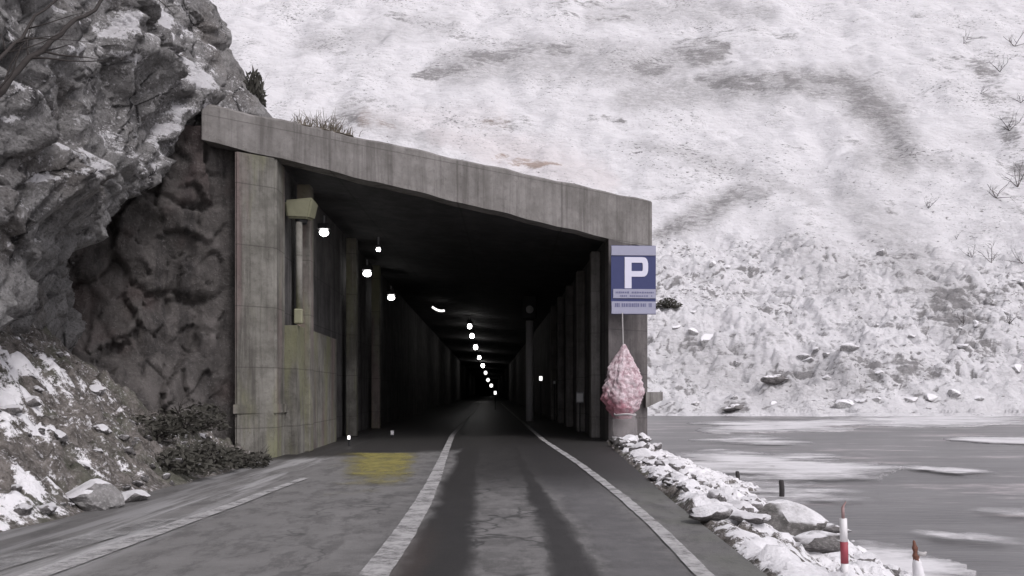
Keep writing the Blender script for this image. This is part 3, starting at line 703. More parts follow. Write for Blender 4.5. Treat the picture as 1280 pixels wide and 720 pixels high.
# dark rough wall between the left pier and the cliff
a, b = por(-0.095, 0.45), por(-0.30, 0.2); b = Vector((b.x - 2.6, b.y - 0.6))
wu, wz = np.linspace(0, 1, 90), np.linspace(-0.2, 7.3, 130)
U = wu[:, None] + 0 * wz[None]; Zw = wz[None] + 0 * U; Lw = (a - b).length
nx, ny = (a - b).normalized().y, -(a - b).normalized().x
wv, we = worley(U * Lw * 0.8 + 0.4 * fbm(U * 6, Zw, 3.0, 3), Zw * 0.55, 21); wv2, we2 = worley(U * Lw * 2.2, Zw * 1.6 + 0.4 * fbm(U * 9, Zw, 8.0, 3), 41)
dsp = (0.30 * fbm(U * Lw * 0.5, Zw * 0.35, 2.0, 4) + 0.20 * wv + 0.11 * wv2 - 0.10 * sstep(0.1, 0.0, we) - 0.05 * sstep(0.08, 0.0, we2) + 0.07 * fbm(U * Lw * 3, Zw * 3, 5.0, 3)) * sstep(1.0, 0.85, U)
foot = 1.5 * sstep(3.4, 0.2, Zw + 0.9 * fbm(U * 3, Zw * 0.5, 6.0, 3)) * sstep(0.98, 0.6, U)
dsp = dsp + foot
Q = np.stack([b.x + (a.x - b.x) * U + nx * dsp, b.y + (a.y - b.y) * U + ny * dsp, Zw], -1)
rwm = NT('dark_damp_rock'); p_ = rwm.pos()
n_ = rwm.noise(p_, 1.1, 9, 0.72); v_ = rwm.noise(rwm.map(p_, scale=(1.6, 1.6, 0.14)), 1.3, 5, 0.65); g_ = rwm.noise(p_, 16, 6, 0.75)
c_ = rwm.mix(rwm.ramp(n_, 0.3, 0.7), (0.05, 0.046, 0.043), (0.15, 0.137, 0.13))
c_ = rwm.mix(rwm.math('MULTIPLY', rwm.ramp(v_, 0.48, 0.66), 0.7), c_, (0.028, 0.026, 0.026))
c_ = rwm.mix(rwm.math('MULTIPLY', rwm.ramp(rwm.noise(p_, 0.45, 3), 0.52, 0.64), 0.35), c_, (0.12, 0.085, 0.08))
c_ = rwm.mix(rwm.math('MULTIPLY', rwm.ramp(g_, 0.54, 0.68), 0.45), c_, (0.24, 0.225, 0.22))
f_ = rwm.math('ADD', rwm.attr('snow'), rwm.math('MULTIPLY', rwm.math('SUBTRACT', rwm.noise(p_, 2.6, 8, 0.8), 0.5), 1.6))
c_ = rwm.mix(rwm.ramp(f_, 0.5, 0.62), c_, SNOW)
rwm.bump(g_, 0.8, 0.05, rwm.bump(n_, 0.8, 0.15)); rwm.out(c_, 0.85, 0.2)
rw = grid('rock_wall', Q, rwm.m, {'snow': 0.0 + 0.34 * sstep(0.75, 0.1, U) * sstep(4.4, 1.0, Zw) + 0.08 * wv2})
tag(rw, 'dark damp rough wall between the overhanging rock face and the left pier', 'wall')

# ------------------------------------------------------------------ stones
def rock_mesh(name, seed, flat=0.7, sub=3, mat=None, amp=0.55):
    bm = bmesh.new(); bmesh.ops.create_icosphere(bm, subdivisions=sub, radius=0.5)
    co = np.array([v.co for v in bm.verts]); o = seed * 13.7
    d = 1 + amp * fbm(co[:, 0] * 1.9 + o, co[:, 1] * 1.9, co[:, 2] * 1.9, 3) + 0.18 * (ridged(co[:, 0] * 3 + o, co[:, 1] * 3, co[:, 2] * 3, 2) - 0.5)
    # a few cleaved planes
    r = np.random.default_rng(seed)
    co = co * d[:, None]
    for _ in range(11):
        nrm = r.normal(size=3); nrm /= np.linalg.norm(nrm); h = 0.28 + 0.14 * r.random(); s = co @ nrm
        co = co - np.outer(np.maximum(s - h, 0) * 0.95, nrm)
    co[:, 2] *= flat
    for v, c in zip(bm.verts, co): v.co = c
    me = bm_mesh(name, bm, True); me.materials.append(mat); me.set_sharp_from_angle(angle=math.radians(24)); return me
ROCKS = [rock_mesh('rock', s, 0.62 + 0.06 * (s % 4), 3, M['rock']) for s in range(8)]
DROCKS = [rock_mesh('rock', 20 + s, 0.7, 3, M['dark_rock']) for s in range(4)]
HROCKS = [rock_mesh('boulder', 40 + s, 0.75, 3, M['hill_rock']) for s in range(5)]
def stone(name, me, loc, size, label, group=None, cat='rock', sq=(1, 1, 1)):
    o = bpy.data.objects.new(name, me); COL.objects.link(o); o.location = loc
    o.rotation_euler = (random.uniform(-0.4, 0.4), random.uniform(-0.4, 0.4), random.uniform(0, 6.28)); o.scale = (size * sq[0] * random.uniform(0.85, 1.3), size * sq[1], size * sq[2] * random.uniform(0.75, 1.1))
    return tag(o, label, cat, group)

def bank_z(x, y):
    j = int(np.argmin(np.abs(by - y))); return float(np.interp(x, P_bank[j, :, 0], P_bank[j, :, 2]))
P_bank = np.zeros((len(by), len(bs), 3)); _o = bpy.data.objects['bank']; _b = np.empty(len(by) * len(bs) * 3, np.float32)
_o.data.vertices.foreach_get('co', _b); P_bank[:] = _b.reshape(P_bank.shape)

def bank_hit(px_, py_):
    for D in np.arange(7.5, 40, 0.05):
        p = at(px_, py_, D)
        if p.z <= max(ZW, bank_z(p.x, D)): return p
    return at(px_, py_, 30)

for i in range(105):
    y = 8.2 + 21.0 * (i / 105.0) ** 0.85 + random.uniform(-0.2, 0.2); s = 0.14 + 1.5 * random.random() ** 1.6
    if y < 10.6: continue
    if y > 26: s = 0.5 + random.random() * 1.2
    x = float(shoulder(min(y, 26.5))) + s; size = random.uniform(0.11, 0.22) * random.choice((1, 1, 1.2, 1.6, 2.2)) * (1.1 if s > 0.3 else 0.9) * (1 + 0.012 * (y - 8))
    if random.random() < 0.12 and y > 13: size *= 1.5
    dark = random.random() < 0.12
    stone('shore_rock', random.choice(DROCKS if dark else ROCKS), (x, y, bank_z(x, y) + size * 0.16), size,
          'bare dark stone among the snowy rocks lining the lakeside shoulder' if dark else 'small snow capped stone in the row lining the lakeside shoulder', 'stones along the lakeside road edge')
for i in range(40):
    y = random.uniform(12, 24); s = random.uniform(1.4, 3.8); x = float(shoulder(y)) + s; size = random.uniform(0.15, 0.42)
    stone('shore_rock', random.choice(ROCKS), (x, y, bank_z(x, y) + size * 0.12), size, 'snow capped stone scattered on the bank below the shoulder stones', 'stones scattered down the bank')
# larger ones that the picture singles out
def big(px_, py_, z, wpx, me, label, sq=(1, 0.9, 0.85), name='boulder', sink=0.05):
    p = bank_hit(px_, py_); D = p.y; sz = wpx * D / F
    o = stone(name, me, (0, 0, 0), sz * 1.12, label, None, 'boulder', sq); o.rotation_euler = (0, 0, random.uniform(-0.4, 0.4))
    o.location = (p.x, D + sz * 0.3, p.z + sz * 0.26 - sz * sink); return o
b0 = big(990, 668, -1.15, 74, rock_mesh('boulder', 61, 0.8, 4, m_rock('boulder_stone', 0.5, 0.85, (0.10, 0.095, 0.09), (0.24, 0.23, 0.22)), 0.35), 'large grey boulder with a snowy top at the water below the dark stake')
big(893, 652, -0.25, 46, ROCKS[2], 'wide snow topped rock in the shoulder row left of the big boulder')
big(942, 660, -0.5, 44, ROCKS[5], 'snowy slab of rock touching the left side of the big boulder', (1.2, 0.9, 0.7))
big(1020, 696, -0.55, 58, DROCKS[1], 'dark wet rock lying left of the striped marker pole', (1.3, 0.9, 0.7))
big(1035, 668, -1.0, 30, DROCKS[2], 'low dark stone between the big boulder and the striped pole', (1.4, 0.9, 0.6))

# stones on the rubble slope
def slope_z(x, y):
    j = int(np.argmin(np.abs(sy - y))); return float(np.interp(-x, -Xs[j], Zs[j]))
for i in range(140):
    y = random.uniform(8.5, 18.5); s = 0.1 + 4.0 * random.random() ** 1.4
    x = float(np.interp(y, [9, 13, 17, 21], [-5.4, -5.3, -5.3, -5.6])) - s; size = random.uniform(0.07, 0.2) * random.choice((1, 1, 1, 1.3, 1.9))
    pxx = CX + F * x / y; dark = random.random() < (0.25 if pxx < 150 else 0.75)
    stone('rubble_stone', random.choice(DROCKS if dark else ROCKS), (x, y, slope_z(x, y) + size * 0.12), size,
          'bare dark stone lying on the rubble slope under the cliff' if dark else 'snow capped stone lying on the rubble slope under the cliff', 'stones on the rubble slope')
def slope_big(px_, D, wpx, me, label, sq=(1, 1, 0.8)):
    x = (px_ - CX) * D / F; z = slope_z(x, D); sz = wpx * D / F
    o = stone('boulder', me, (x, D, z + sz * 0.2), sz * 1.1, label, None, 'boulder', sq); o.rotation_euler = (0, 0, 0.3); return o
slope_big(118, 11.5, 70, rock_mesh('boulder', 71, 0.8, 4, m_rock('slope_boulder', 0.62, 0.9, (0.16, 0.155, 0.15), (0.30, 0.29, 0.285)), 0.4), 'squat pale grey block on the rubble slope beside the verge')
slope_big(165, 12.2, 42, ROCKS[4], 'rounded snowy rock right of the pale block on the slope')

# boulders on the foot of the far hillside
k = 0
while k < 48:
    px_ = random.uniform(825, 1300); py_ = 505 - 190 * random.random() ** 1.8
    if px_ < 860 and py_ > 470: continue
    p = hill_point(px_, py_); size = random.uniform(0.7, 2.0) * (1.0 if random.random() < 0.85 else 1.7)
    stone('hill_boulder', random.choice(HROCKS), p + Vector((0, 0, -size * 0.08)), size, 'snow dusted boulder on the rough foot of the far hillside', 'boulders at the foot of the far hillside', 'boulder'); k += 1
for px_, py_, wpx, lab in ((968, 478, 32, 'dark angular boulder in the gap above the far shore'), (918, 513, 24, 'dark boulder standing at the far waterline nearest the gallery'),
                           (1062, 440, 26, 'grey wedge shaped boulder halfway along the far hillside foot'), (1205, 435, 18, 'small dark boulder under the bare twigs on the right slope')):
    p = hill_point(px_, py_); sz = wpx * p.y / F
    o = stone('boulder', DROCKS[k % 4] if py_ > 460 else HROCKS[k % 5], p + Vector((0, 0, sz * 0.05)), sz, lab, None, 'boulder', (1.1, 0.8, 0.75)); o.rotation_euler = (0, 0, 0.2); k += 1

# ------------------------------------------------------------------ ice on the lake
FZ = []
def floe(poly, label, solid=0.9):
    pts = [Vector(((x_ - CX) * (CH - ZW) / (y_ - HY), (CH - ZW) * F / (y_ - HY))) for x_, y_ in poly]
    c = sum(pts, Vector((0, 0))) / len(pts)
    n = 160; ring = []
    ang = sorted([(math.atan2(p.y - c.y, p.x - c.x), (p - c).length) for p in pts])
    aa = np.array([q[0] for q in ang]); rr = np.array([q[1] for q in ang])
    th = np.linspace(-math.pi, math.pi, n, endpoint=False); r = np.interp(th, aa, rr, period=2 * math.pi)
    r = r * (1 + 0.28 * fbm(np.cos(th) * 3 + c.x, np.sin(th) * 3 + c.y, 1.0, 5, 0.6))
    rs = np.linspace(0.02, 1, 14); Q = np.zeros((15, n + 1, 3)); so = np.zeros((15, n + 1))
    thc = np.append(th, th[0]); rc = np.append(r, r[0])
    for i, q in enumerate(rs):
        Q[i, :, 0] = np.cos(thc) * rc * q; Q[i, :, 1] = np.sin(thc) * rc * q; Q[i, :, 2] = 0.045; so[i] = solid - max(0, q - 0.45) * 0.9
    Q[14] = Q[13]; Q[14, :, 2] = -0.03; so[14] = so[13]
    FZ.append(1); o = grid('ice_floe', Q, M['ice'], {'solid': so}); o.location = (c.x, c.y, ZW + 0.006 * len(FZ))
    return tag(o, label, 'ice', 'ice sheets on the lake')
floe([(1060, 527), (1110, 522), (1200, 519), (1258, 526), (1230, 531), (1120, 535)], 'long white ice sheet at the far shore on the right', 1.0)
floe([(865, 536), (930, 533), (1010, 526), (1060, 524), (1020, 533), (960, 541), (900, 543)], 'curved white ice strip under the far shore near the gallery', 0.9)
floe([(900, 549), (940, 544), (972, 551), (960, 559), (925, 557)], 'small rounded ice patch beyond the broad ice shelf', 0.7)
floe([(1183, 550), (1230, 547), (1330, 549), (1330, 557), (1240, 555)], 'bright narrow ice sheet running out at the right edge', 0.95)
floe([(835, 575), (900, 563), (1000, 574), (1112, 593), (1090, 600), (1000, 608), (880, 600)], 'broad pale ice shelf around the far stake', 0.85)
floe([(850, 612), (930, 602), (1040, 606), (1095, 622), (1040, 634), (930, 640), (870, 632)], 'thin grey ice shelf around the nearer stake', 0.68)
floe([(1138, 583), (1170, 585), (1220, 595), (1215, 598), (1160, 591)], 'thin slanting ice sliver off the broad shelf', 0.7)
floe([(960, 569), (1020, 568), (1035, 576), (985, 577)], 'faint ice strip touching the broad shelf from beyond', 0.6)
floe([(1040, 690), (1090, 680), (1150, 700), (1180, 735), (1100, 745), (1040, 720)], 'white ice rim along the bank beside the striped pole', 0.85)
floe([(1190, 642), (1290, 640), (1330, 646), (1250, 650)], 'low ice streak on open water at the right edge', 0.55)
floe([(1130, 665), (1190, 671), (1300, 690), (1210, 683)], 'long faint ice streak behind the broken post', 0.5)

# ------------------------------------------------------------------ lamps and fittings in the gallery
def lamp(name, size, mat, label, loc, group, cat='lamp', rz=0.0):
    e = empty(name, loc, rz); tag(e, label, cat, group)
    bm = bmesh.new(); add_box(bm, (0, 0, size[2] * 0.9), (size[0] * 1.25, size[1] * 1.2, size[2] * 0.8), bevel=size[2] * 0.15)
    link('housing', bm_mesh('housing', bm), M['dark'], e)
    bm = bmesh.new(); bmesh.ops.create_uvsphere(bm, u_segments=14, v_segments=8, radius=0.5, matrix=Matrix.Diagonal((size[0], size[1], size[2], 1)))
    link('bulb', bm_mesh('bulb', bm, True), mat, e)
    bm = bmesh.new(); add_tube(bm, [(0, 0, size[2] * 1.2), (0, 0, size[2] * 1.2 + 0.25)], 0.03); link('bracket', bm_mesh('bracket', bm), M['metal'], e)
    return e
for (px_, py_, D, s, lab) in ((405, 291, 24.6, 0.25, 'brightest oval wall lamp just inside the left side of the gallery mouth'),
                              (459, 342, 32.0, 0.29, 'second bright wall lamp deeper along the left wall'),
                              (489, 372, 39.5, 0.31, 'third bright wall lamp, the deepest of the left wall lamps')):
    lamp('wall_lamp', (s, s, s * 0.75), M['lamp'], lab, at(px_, py_, D), 'lamps along the left gallery wall')
lamp('wall_lamp', (0.14, 0.14, 0.12), M['lamp'], 'small lamp above and between the first two left wall lamps', at(473, 312, 28.0), 'lamps along the left gallery wall')
for i, (px_, py_, D) in enumerate(((587, 408, 60), (590, 420, 69), (594.5, 434, 86), (599, 447, 112), (603.5, 457, 150), (607, 466, 190), (610, 475, 250), (614, 482, 320))):
    s = 7.0 * D / F * (0.78 if i < 3 else 0.62)
    lamp('ceiling_lamp', (s, s, s * 1.1), M['lamp'] if i < 5 else M['dim_emit'], 'one of the white ceiling lamps in the receding row deep in the gallery', at(px_, py_, D), 'ceiling lamps receding into the gallery')
def strip_lamp(px_, py_, D, ln, tilt, lab):
    e = empty('strip_lamp', at(px_, py_, D)); tag(e, lab, 'lamp')
    bm = bmesh.new(); pts = [(x, 0, -tilt * x + 0.10 * (2 * x / ln) ** 2) for x in np.linspace(-ln / 2, ln / 2, 9)]
    add_tube(bm, pts, 0.06, 8); link('tube', bm_mesh('tube', bm, True), M['dim_emit'], e)
    bm = bmesh.new(); add_tube(bm, [(p[0], 0.02, p[2] + 0.13) for p in pts], 0.07, 6); link('housing', bm_mesh('housing', bm), M['dark'], e)
    bm = bmesh.new(); add_tube(bm, [(0, 0.02, 0.1), (0, 0.02, 0.4)], 0.03, 6); link('bracket', bm_mesh('bracket', bm), M['metal'], e)
strip_lamp(548, 388, 52, 0.72, 0.3, 'dim curved strip lamp hanging left of the ceiling lamp row')
# signal mast on the right with a strip lamp over it
mb = at(662, 525, 46)
e = empty('signal_mast', (mb.x, 46, 0)); tag(e, 'pale round mast with a dark signal box at its top inside the right wall', 'mast')
bm = bmesh.new(); add_tube(bm, [(0, 0, 0), (0, 0, 5.2)], 0.20, 14); link('pole', bm_mesh('pole', bm, True), m_plain('lit_mast_paint', (0.75, 0.74, 0.75), 0.5), e)  # pole coloured pale to carry the lamp light falling on it
bm = bmesh.new(); add_box(bm, (0, 0, 6.0), (0.75, 0.5, 1.5), bevel=0.08); bx = link('signal_box', bm_mesh('signal_box', bm), M['dark'], e)
bm = bmesh.new(); add_tube(bm, [(0, -0.25, 5.75), (0, -0.42, 5.75)], 0.2, 14); link('lens', bm_mesh('lens', bm, True), M['reflector'], bx)
bm = bmesh.new(); add_tube(bm, [(-0.26, -0.1, 7.13 - 0.35), (0, -0.1, 7.17 - 0.35), (0.28, -0.1, 7.08 - 0.35)], 0.06, 8); link('strip_light', bm_mesh('strip_light', bm, True), M['dim_emit'], bx)
# yellow enamel floodlight on the left wall, conduit and junction box
fl = empty('floodlight', at(378, 264, 21.6)); tag(fl, 'unlit yellowish floodlight box bracketed high beside the left pier', 'floodlight')
bm = bmesh.new()
lo = [bm.verts.new(v) for v in ((-0.32, -0.30, -0.22), (0.22, -0.34, -0.25), (0.26, 0.2, -0.2), (-0.3, 0.2, -0.18))]
hi = [bm.verts.new(v) for v in ((-0.36, -0.36, 0.20), (0.36, -0.42, 0.26), (0.36, 0.2, 0.22), (-0.34, 0.2, 0.24))]
bm.faces.new(lo[::-1]); bm.faces.new(hi)
for i in range(4): bm.faces.new((lo[i], lo[(i + 1) % 4], hi[(i + 1) % 4], hi[i]))
bmesh.ops.bevel(bm, geom=bm.edges[:], offset=0.05, segments=2, affect='EDGES')
link('housing', bm_mesh('housing', bm), M['olive'], fl)
bm = bmesh.new(); add_box(bm, (-0.35, 0.3, 0.16), (0.28, 0.14, 0.34), bevel=0.02); link('bracket', bm_mesh('bracket', bm), M['metal'], fl)
bm = bmesh.new(); add_tube(bm, [(0, -0.1, -0.22), (0, -0.1, -0.34)], [0.16, 0.12], 12); link('lens_rim', bm_mesh('lens_rim', bm, True), M['dark'], fl)
cd = empty('conduit', (at(374, 395, 21.4).x, 21.4, 3.2)); tag(cd, 'vertical cable conduit with a small pale junction box under the floodlight', 'conduit')
bm = bmesh.new(); add_tube(bm, [(0, 0, 0), (0, 0, 2.4)], 0.08, 8); link('pipe', bm_mesh('pipe', bm, True), M['pier'], cd)
bm = bmesh.new(); add_box(bm, (0, -0.06, 0.12), (0.20, 0.16, 0.36), bevel=0.03); link('junction_box', bm_mesh('junction_box', bm), M['olive'], cd)
# small reflectors; lit ones get a glow in place of reflected light
def reflector(px_, py_, D, s, lab, lit=False):
    p = at(px_, py_, D); e = empty('reflector', p); tag(e, lab, 'reflector', 'small reflectors on the gallery walls')
    bm = bmesh.new(); add_box(bm, (0, 0.03, 0), (s * 1.3, 0.03, s * 1.8), bevel=0.01); link('backing', bm_mesh('backing', bm), M['metal'], e)
    bm = bmesh.new(); add_box(bm, (0, 0.0, 0), (s, 0.04, s * 1.4), bevel=0.012); link('face', bm_mesh('face', bm), M['dim_emit'] if lit else M['reflector'], e)
    bm = bmesh.new(); add_tube(bm, [(0, 0.06, -s * 0.8), (0, 0.06, -p.z)], 0.025, 6); link('stake', bm_mesh('stake', bm), M['dark'], e)
reflector(436, 547, 24.5, 0.07, 'glowing white reflector at the foot of the left wall beyond the yellow patch', True)
reflector(490, 541, 29.0, 0.09, 'second white reflector at the left wall, right of the first')
reflector(725, 497, 33.0, 0.22, 'large pale reflector low on the right wall', False)
reflector(676, 473, 48.0, 0.16, 'glowing reflector just right of the signal mast', True)
reflector(693, 478, 46.0, 0.10, 'faint reflector on the right wall between mast and ribs', False)
reflector(619, 491, 75.0, 0.20, 'slim glowing white plate for the streak ending the lamp row', True)  # end streak of the lamp row, added as a glowing plate

# ------------------------------------------------------------------ parking sign, pink cone shape, drum shape
D = 26.75
sg = empty('parking_sign', at(791.5, 350, D), 0.05); tag(sg, 'blue and white parking sign with a big P on the right pier', 'sign')
sc = D / F
def plate(name, x0, y0, x1, y1, mat, yoff=0.0, th=0.03, parent=sg):
    bm = bmesh.new(); add_box(bm, (((x0 + x1) / 2 - 791.5) * sc, yoff, (350 - (y0 + y1) / 2) * sc), ((x1 - x0) * sc, th, (y1 - y0) * sc), bevel=0.006)
    return link(name, bm_mesh(name, bm), mat, parent)
panel = plate('panel', 763.5, 307, 820, 393, M['blue'])
plate('top_band', 763.8, 307.6, 819.6, 319.5, M['pale'], -0.022)
plate('text_band', 766, 361.5, 819.6, 373, M['pale'], -0.022)
tb = plate('text_band', 764, 377, 819.6, 392.4, M['pale'], -0.022)
def bars(y0, y1, x0, x1, yoff, seed):
    r = random.Random(seed); bm = bmesh.new(); x = x0
    while x < x1:
        wd = r.uniform(1.6, 3.4)
        if r.random() < 0.85:
            a = r.uniform(0, 0.8)
            add_box(bm, ((x + wd / 2 - 791.5) * sc, yoff, (350 - (y0 + y1) / 2) * sc), (wd * sc * 0.72, 0.006, (y1 - y0 - a) * sc))
        x += wd
    return bm_mesh('lettering', bm)
link('lettering', bars(364.5, 367.0, 769, 816, -0.04, 1), M['ink'], sg); link('lettering', bars(369.0, 371.2, 771, 814, -0.04, 2), M['ink'], sg)
for xa, xb, q_ in ((768, 782, 3), (785, 797, 4), (800, 814, 5)): link('lettering', bars(379.0, 384.0, xa, xb, -0.04, q_), M['ink'], sg)
# the letter P
bm = bmesh.new()
def quad(a, b, c, d): bm.faces.new([bm.verts.new(((p[0] - 791.5) * sc, -0.03, (350 - p[1]) * sc)) for p in (a, b, c, d)])
x0, x1, top, bot, wst = 780.6, 810, 321.5, 360.5, 8.6
ti, bo, bi = top + 7.0, top + 24.5, top + 17.5
quad((x0, bot), (x0 + wst, bot), (x0 + wst, top), (x0, top))
xr = 802.0
quad((x0 + wst, ti), (xr, ti), (xr, top), (x0 + wst, top)); quad((x0 + wst, bo), (xr, bo), (xr, bi), (x0 + wst, bi))
cyy = (top + bo) / 2; N = 12
for i in range(N):
    a, b = [math.pi / 2 - math.pi * q / N for q in (i, i + 1)]
    sp = lambda v, e: math.copysign(abs(v) ** e, v)
    oa, ob = [(xr + 8.2 * sp(math.cos(q), 0.65), cyy - 12.25 * sp(math.sin(q), 0.75)) for q in (a, b)]
    ia, ib = [(xr + 1.4 * sp(math.cos(q), 0.65), cyy - 5.25 * sp(math.sin(q), 0.75)) for q in (a, b)]
    quad(ia, ib, ob, oa)
bmesh.ops.remove_doubles(bm, verts=bm.verts, dist=0.001); bmesh.ops.recalc_face_normals(bm, faces=bm.faces)
r = bmesh.ops.extrude_face_region(bm, geom=bm.faces[:]); bmesh.ops.translate(bm, verts=[v for v in r['geom'] if isinstance(v, bmesh.types.BMVert)], vec=(0, 0.012, 0))
bmesh.ops.recalc_face_normals(bm, faces=bm.faces)
link('letter', bm_mesh('letter', bm), M['white'], sg)
bm = bmesh.new()
for zx in (-0.75, 0.75): add_tube(bm, [(-0.45, 0.0, zx), (-0.45, 0.75, zx)], 0.03, 6); add_tube(bm, [(0.35, 0.0, zx), (0.35, 1.35, zx)], 0.03, 6)
link('bracket', bm_mesh('bracket', bm), M['metal'], sg)

top_p = at(779, 430, D - 0.15)  # unidentified pink shape, built as a cone hanging on a cord
pb = empty('pink_cone', (at(780, 520, D - 0.15).x, D - 0.15, at(0, 524, D - 0.15).z)); tag(pb, 'unidentified pinkish cone shape hanging on a cord under the parking sign', 'bundle')
Hn = top_p.z - pb.location.z
prof = [(0.02, 0.25), (0.14, 0.44), (0.32, 0.54), (0.5, 0.52), (0.68, 0.42), (0.84, 0.24), (0.95, 0.09), (1.0, 0.03)]
zz_ = np.linspace(0.0, 1.0, 110); th = np.linspace(0, 2 * math.pi, 121)
rp = np.interp(zz_, [p[0] for p in prof], [p[1] for p in prof])[:, None] * 1.06
rp[0] = 0.02
zt_ = zz_[:, None] * Hn; ct, st_ = np.cos(th)[None], np.sin(th)[None]
nse = fbm(ct * rp * 3.5, st_ * rp * 3.5, zt_ * 3.0 + 3, 4); vor = np.abs(perlin(ct * 2.2 + 5, st_ * 2.2, zt_ * 3.2))
asym = fbm(ct * 0.9 + 2, st_ * 0.9, zt_ * 0.9, 3)
rr = rp * (1 + 0.20 * nse + 0.16 * fbm(ct * rp * 9, st_ * rp * 9, zt_ * 8, 3) * (rp > 0.08) + 0.5 * asym)
Q = np.stack([rr * ct - 0.04 * (1 - zz_[:, None]), rr * st_ * 0.6, zt_ + 0 * ct], -1); Q[:, -1] = Q[:, 0]
grid('cone_body', Q, M['pink'], parent=pb)
bm = bmesh.new(); add_tube(bm, [(top_p.x - pb.location.x, 0, Hn - 0.05), (top_p.x - pb.location.x - 0.02, 0.05, Hn + 0.94)], 0.018, 6); link('cord', bm_mesh('cord', bm), M['cord'], pb)
# translucent drum shape added for a pale ghost ring under it
dr = empty('cloudy_drum', at(781, 550, D - 0.4)); tag(dr, 'cloudy pale drum shape standing on stones under the pink cone', 'drum')
bm = bmesh.new()
z_ = np.linspace(0, 0.8, 20); th = np.linspace(0, 2 * math.pi, 33)
r_ = (0.27 + 0.10 * np.sin(np.pi * z_ / 0.8) ** 0.6)[:, None] * (1 + 0.12 * fbm(np.cos(th)[None] * 1.2, np.sin(th)[None] * 1.2, z_[:, None] * 3, 3)); r_[:, -1] = r_[:, 0]
fm = NT('cloudy_film'); fm.b.inputs['Alpha'].default_value = 0.32; fm.out(fm.mix(fm.noise(fm.obj(), 5, 5), (0.34, 0.31, 0.31), (0.55, 0.52, 0.52)), 0.4, 0.4)
grid('drum_body', np.stack([r_ * np.cos(th)[None], r_ * np.sin(th)[None], z_[:, None] + 0 * r_], -1), fm.m, parent=dr)
for q_ in (1, 18):
    bm = bmesh.new(); add_tube(bm, [(r_[q_, m_] * math.cos(th[m_]) * 1.03, r_[q_, m_] * math.sin(th[m_]) * 1.03, z_[q_] + 0.02 * math.sin(3 * th[m_])) for m_ in range(33)], 0.03, 6, False)
    link('rim', bm_mesh('rim', bm, True), M['wire'], dr)

# ------------------------------------------------------------------ posts at the lake
def stake(px_, pyb, pyt, z, r, lab):
    D = (CH - z) * F / (pyb - HY); h = (pyb - pyt) * D / F
    bm = bmesh.new(); add_tube(bm, [(0, 0, -0.3), (0.01, 0, h * 0.5), (-0.01, 0, h - 0.03), (-0.01, 0, h)], [r, r, r * 0.95, r * 0.7], 10)
    o = link('stake', bm_mesh('stake', bm, True), M['wood']); o.location = ((px_ - CX) * D / F, D, z); return tag(o, lab, 'stake', 'dark stakes standing in the lake ice')
stake(922, 605, 589, ZW, 0.07, 'shorter dark stake farther out in the lake ice')
stake(977, 624, 600, ZW, 0.075, 'taller dark stake behind the big boulder')
pp = bank_hit(1056, 708); Dp = pp.y; mp = empty('marker_pole', pp); mp.rotation_euler = (0, math.radians(-2.0), 0)
tag(mp, 'leaning red and white striped snow marker pole on the bank', 'marker pole')
sp_ = Dp / F
def seg(name, y0, y1, mat, r): 
    bm = bmesh.new(); add_tube(bm, [(0, 0, (708 - y0) * sp_), (0, 0, (708 - y1) * sp_)], r, 12); return link(name, bm_mesh(name, bm, True), mat, mp)
seg('foot', 722, 704, M['wpaint'], 0.031); seg('red_band', 704, 677, M['red'], 0.032); seg('white_band', 677, 648, M['wpaint'], 0.031)
o = seg('top_band', 648, 634, M['faded'], 0.013); o['label'] = 'thin faded pink top'
bm = bmesh.new(); add_tube(bm, [(0.0, 0, (634 - 634) * sp_ + (708 - 634) * sp_), (0.03, 0, (708 - 627) * sp_)], [0.012, 0.005], 6); link('tip', bm_mesh('tip', bm), M['faded'], mp)
# broken post caked in snow
pq = bank_hit(1149, 724); Dq = pq.y; bp = empty('broken_post', pq); bp.rotation_euler = (0, math.radians(-8), 0); bp.scale = (0.85,) * 3
tag(bp, 'broken rusty brown post with its lower half caked in snow', 'post'); sq_ = Dq / F
def lathe(name, prof, mat, seed, parent, amp=0.15, n=20):
    zz = np.array([p[0] for p in prof]); rr0 = np.array([p[1] for p in prof]); z = np.linspace(zz[0], zz[-1], 24); th = np.linspace(0, 2 * math.pi, n + 1)
    r = np.interp(z, zz, rr0)[:, None] * (1 + amp * fbm(np.cos(th)[None] * 1.5 + seed, np.sin(th)[None] * 1.5, z[:, None] * 6, 3))
    Q = np.stack([r * np.cos(th)[None], r * np.sin(th)[None], z[:, None] + 0 * r], -1); Q[:, -1] = Q[:, 0]
    return grid(name, Q, mat, parent=parent)
lathe('snow_jacket', [(-0.1, 0.12), (0.15, 0.095), (0.32, 0.08), (0.40, 0.05), (0.41, 0.0)], M['snow'], 3, bp)
lathe('post_shaft', [(0.3, 0.05), (0.46, 0.06), (0.52, 0.035), (0.60, 0.055), (0.66, 0.028), (0.73, 0.02), (0.75, 0.0)], M['rust'], 8, bp, 0.6)
bm = bmesh.new(); add_tube(bm, [(0.02, -0.02, 0.49), (0.15, -0.03, 0.46), (0.19, -0.03, 0.50)], [0.05, 0.04, 0.02], 8); link('splinter', bm_mesh('splinter', bm, True), M['cord'], bp)

